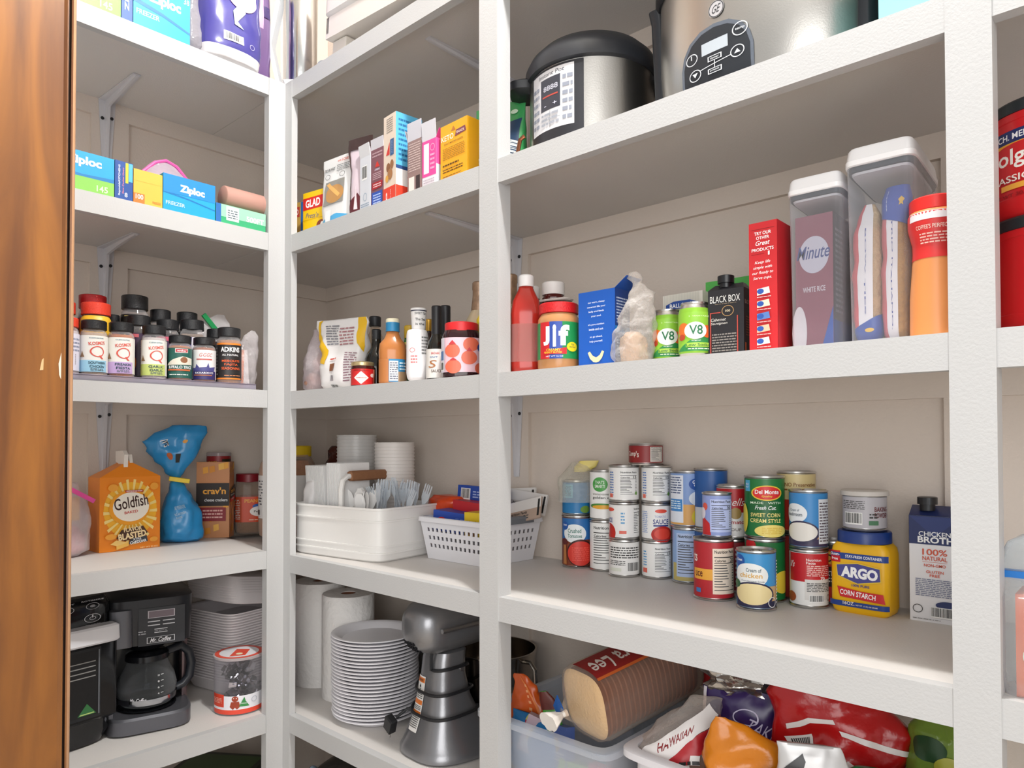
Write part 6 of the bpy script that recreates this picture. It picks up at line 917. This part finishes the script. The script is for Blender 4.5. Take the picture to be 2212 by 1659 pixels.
bag('purple_bag',(1.150,.215,zb),[(0,.10,.06),(.02,.15,.09),(.15,.165,.10),(.22,.17,.085),(.262,.165,.06)],M('#33205a',.3),'dark purple crisp bag with its silver inside showing','bag',rz=rad(22),amp=.010,scl=22,seed=73,n=2.4,arts=[('o',.42,.86,.12,.05,'#c9c4e0',.12),('t','TAKIS',.58,.8,.3,.08,'#c9c4e0',-14,0,.3),('p',[(0,.7),(.03,1),(.06,1),(.04,.7)],'#e2dfe6')])
tag(MB().loft([(0,.155,.055),(.015,.12,.06),(.035,.135,.06,-.01),(.055,.10,.04,-.01),(.07,.06,.02,-.02)],FOIL,n=2.3,amp=.016,scl=38,seed=5,sub=6).build('foil_liner',None,(1.140,.212,zb+.255),rz=rad(22)),'crinkled silver foil mouth of the purple crisp bag','foil')
bag('navy_bag',(1.225,.300,zb),[(0,.06,.04),(.02,.09,.06),(.25,.10,.05),(.29,.08,.03),(.31,.05,.01)],M('#1f2650',.35),'navy blue bag behind the purple crisp bag','bag',amp=.009,scl=24,seed=74)
bag('orange_chip_bag',(1.195,.098,zb+.028),[(0,.09,.05),(.02,.13,.075),(.09,.145,.085),(.15,.14,.06,.0),(.19,.11,.035,-.010),(.215,.06,.014,-.03),(.228,.02,.004,-.045)],M('#cf7a12',.25,0,.5,30),'bright orange crisp bag with dark printed text, in front of the purple one','bag',rz=rad(26),amp=.012,scl=20,seed=75,sub=8,arts=[('t','FLAVORED TORTILLA CHIPS',.14,.62,.04,.5,'#8a4a10',-76),('p',[(.4,.2),(.55,.5),(.62,.3),(.5,.12)],'#e8b23a'),('r',.6,.12,.8,.24,'#efe2cc'),('l',.62,.13,.8,.22,3,'#c8402a')])
bag('red_chip_bag',(1.284,.200,zb+.03),[(0,.09,.05),(.02,.14,.08),(.10,.17,.09),(.17,.19,.08,.005),(.21,.205,.06,.01),(.245,.17,.045,-.01),(.275,.11,.025,-.03)],M('#b01416',.22,0,.5,26),'large shiny red crisp bag with white stripe and barcode','bag',rz=rad(18),amp=.014,scl=15,seed=76,sub=9,arts=[('p',[(.12,.74),(.3,.8),(.5,.82),(.5,.84),(.3,.825),(.12,.765)],'#e6dfdc'),('p',[(.5,.76),(.99,.66),(.99,.685),(.5,.79)],'#e6dfdc'),('p',[(.1,.7),(.26,.74),(.34,.6),(.18,.54)],'#e6e3e0')]+[('p',[(.13+.012*i,.695+.003*i),(.136+.012*i,.697+.003*i),(.206+.012*i,.557+.003*i),(.2+.012*i,.555+.003*i)],'#222') for i in range(10)]+[('p',[(.44,.42),(.5,.4),(.62,.62),(.56,.64)],'#d9c9c6')])
bag('green_bag',(1.420,.230,zb),[(0,.05,.04),(.02,.075,.06),(.2,.08,.07),(.26,.075,.06),(.285,.04,.03)],CLR('#8fae4a',.55,.15,.5,40),'green translucent produce bag at the far end of the white bin','bag',amp=.010,scl=24,seed=77,arts=[('e',.4,.85,.3,.06,'#2a4a2c'),('e',.7,.78,.2,.05,'#a8a83a')])
bag('dark_green_bag',(1.368,.120,zb+.04),[(0,.07,.04),(.02,.10,.05),(.12,.11,.05),(.16,.10,.03),(.185,.06,.012)],M('#1c6a3c',.3),'dark green crisp bag low at the right of the white bin','bag',rz=rad(10),amp=.010,scl=24,seed=78)
bag('printed_foil_bag',(1.300,.085,zb+.050),[(0,.08,.035),(.02,.11,.05),(.10,.115,.05),(.15,.105,.035,-.004),(.185,.09,.02,-.01),(.200,.085,.006,-.012)],M('#c9c8c8',.3,.2),'silver grey bag back with black print, in front of the red crisp bag','bag',rz=rad(26),amp=.006,scl=20,seed=79,arts=[('p',[(.05,.5),(.4,.9),(.36,.95),(.02,.8)],'#3a3a3c')]+[('p',[(.06+.03*i,.3),(.075+.03*i,.3),(.16+.03*i,.86),(.145+.03*i,.86)],'#3a3a3c') for i in range(7)]+[('l',.5,.3,.95,.72,9,'#444'),('r',.55,.14,.72,.24,'#c8302a'),('e',.55,.8,.07,.05,'#2c2c2e')])
bag('maroon_bag',(1.243,.070,zb+.02),[(0,.04,.02),(.02,.05,.03),(.15,.05,.025),(.18,.03,.008)],M('#7a1c22',.35),'narrow maroon bag beside the silver grey one','bag',amp=.005,seed=80)
carton('grey_box',(1.437,.10,z5),.066,.08,.215,rad(8),'#8f8880','grey cardboard box standing at the right post on the fifth shelf','box',front=[('r',0,0,1,.6,'#5f5a56')])
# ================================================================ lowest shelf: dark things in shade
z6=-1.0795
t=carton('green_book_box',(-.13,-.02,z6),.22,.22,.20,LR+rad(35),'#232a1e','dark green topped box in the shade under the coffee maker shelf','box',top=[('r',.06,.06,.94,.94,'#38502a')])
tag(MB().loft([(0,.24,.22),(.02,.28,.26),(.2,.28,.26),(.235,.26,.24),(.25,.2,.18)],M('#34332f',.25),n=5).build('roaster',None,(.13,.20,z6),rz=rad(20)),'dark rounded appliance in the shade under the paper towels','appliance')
tag(MB().tube([(-.02,.10,z6+.20),(.03,.07,z6+.225),(.10,.055,z6+.21),(.16,.05,z6+.17)],.013,M('#8aa0b4',.2),12).build('grey_tube'),'pale blue grey tube handle at the front of the dark appliance','handle bar')
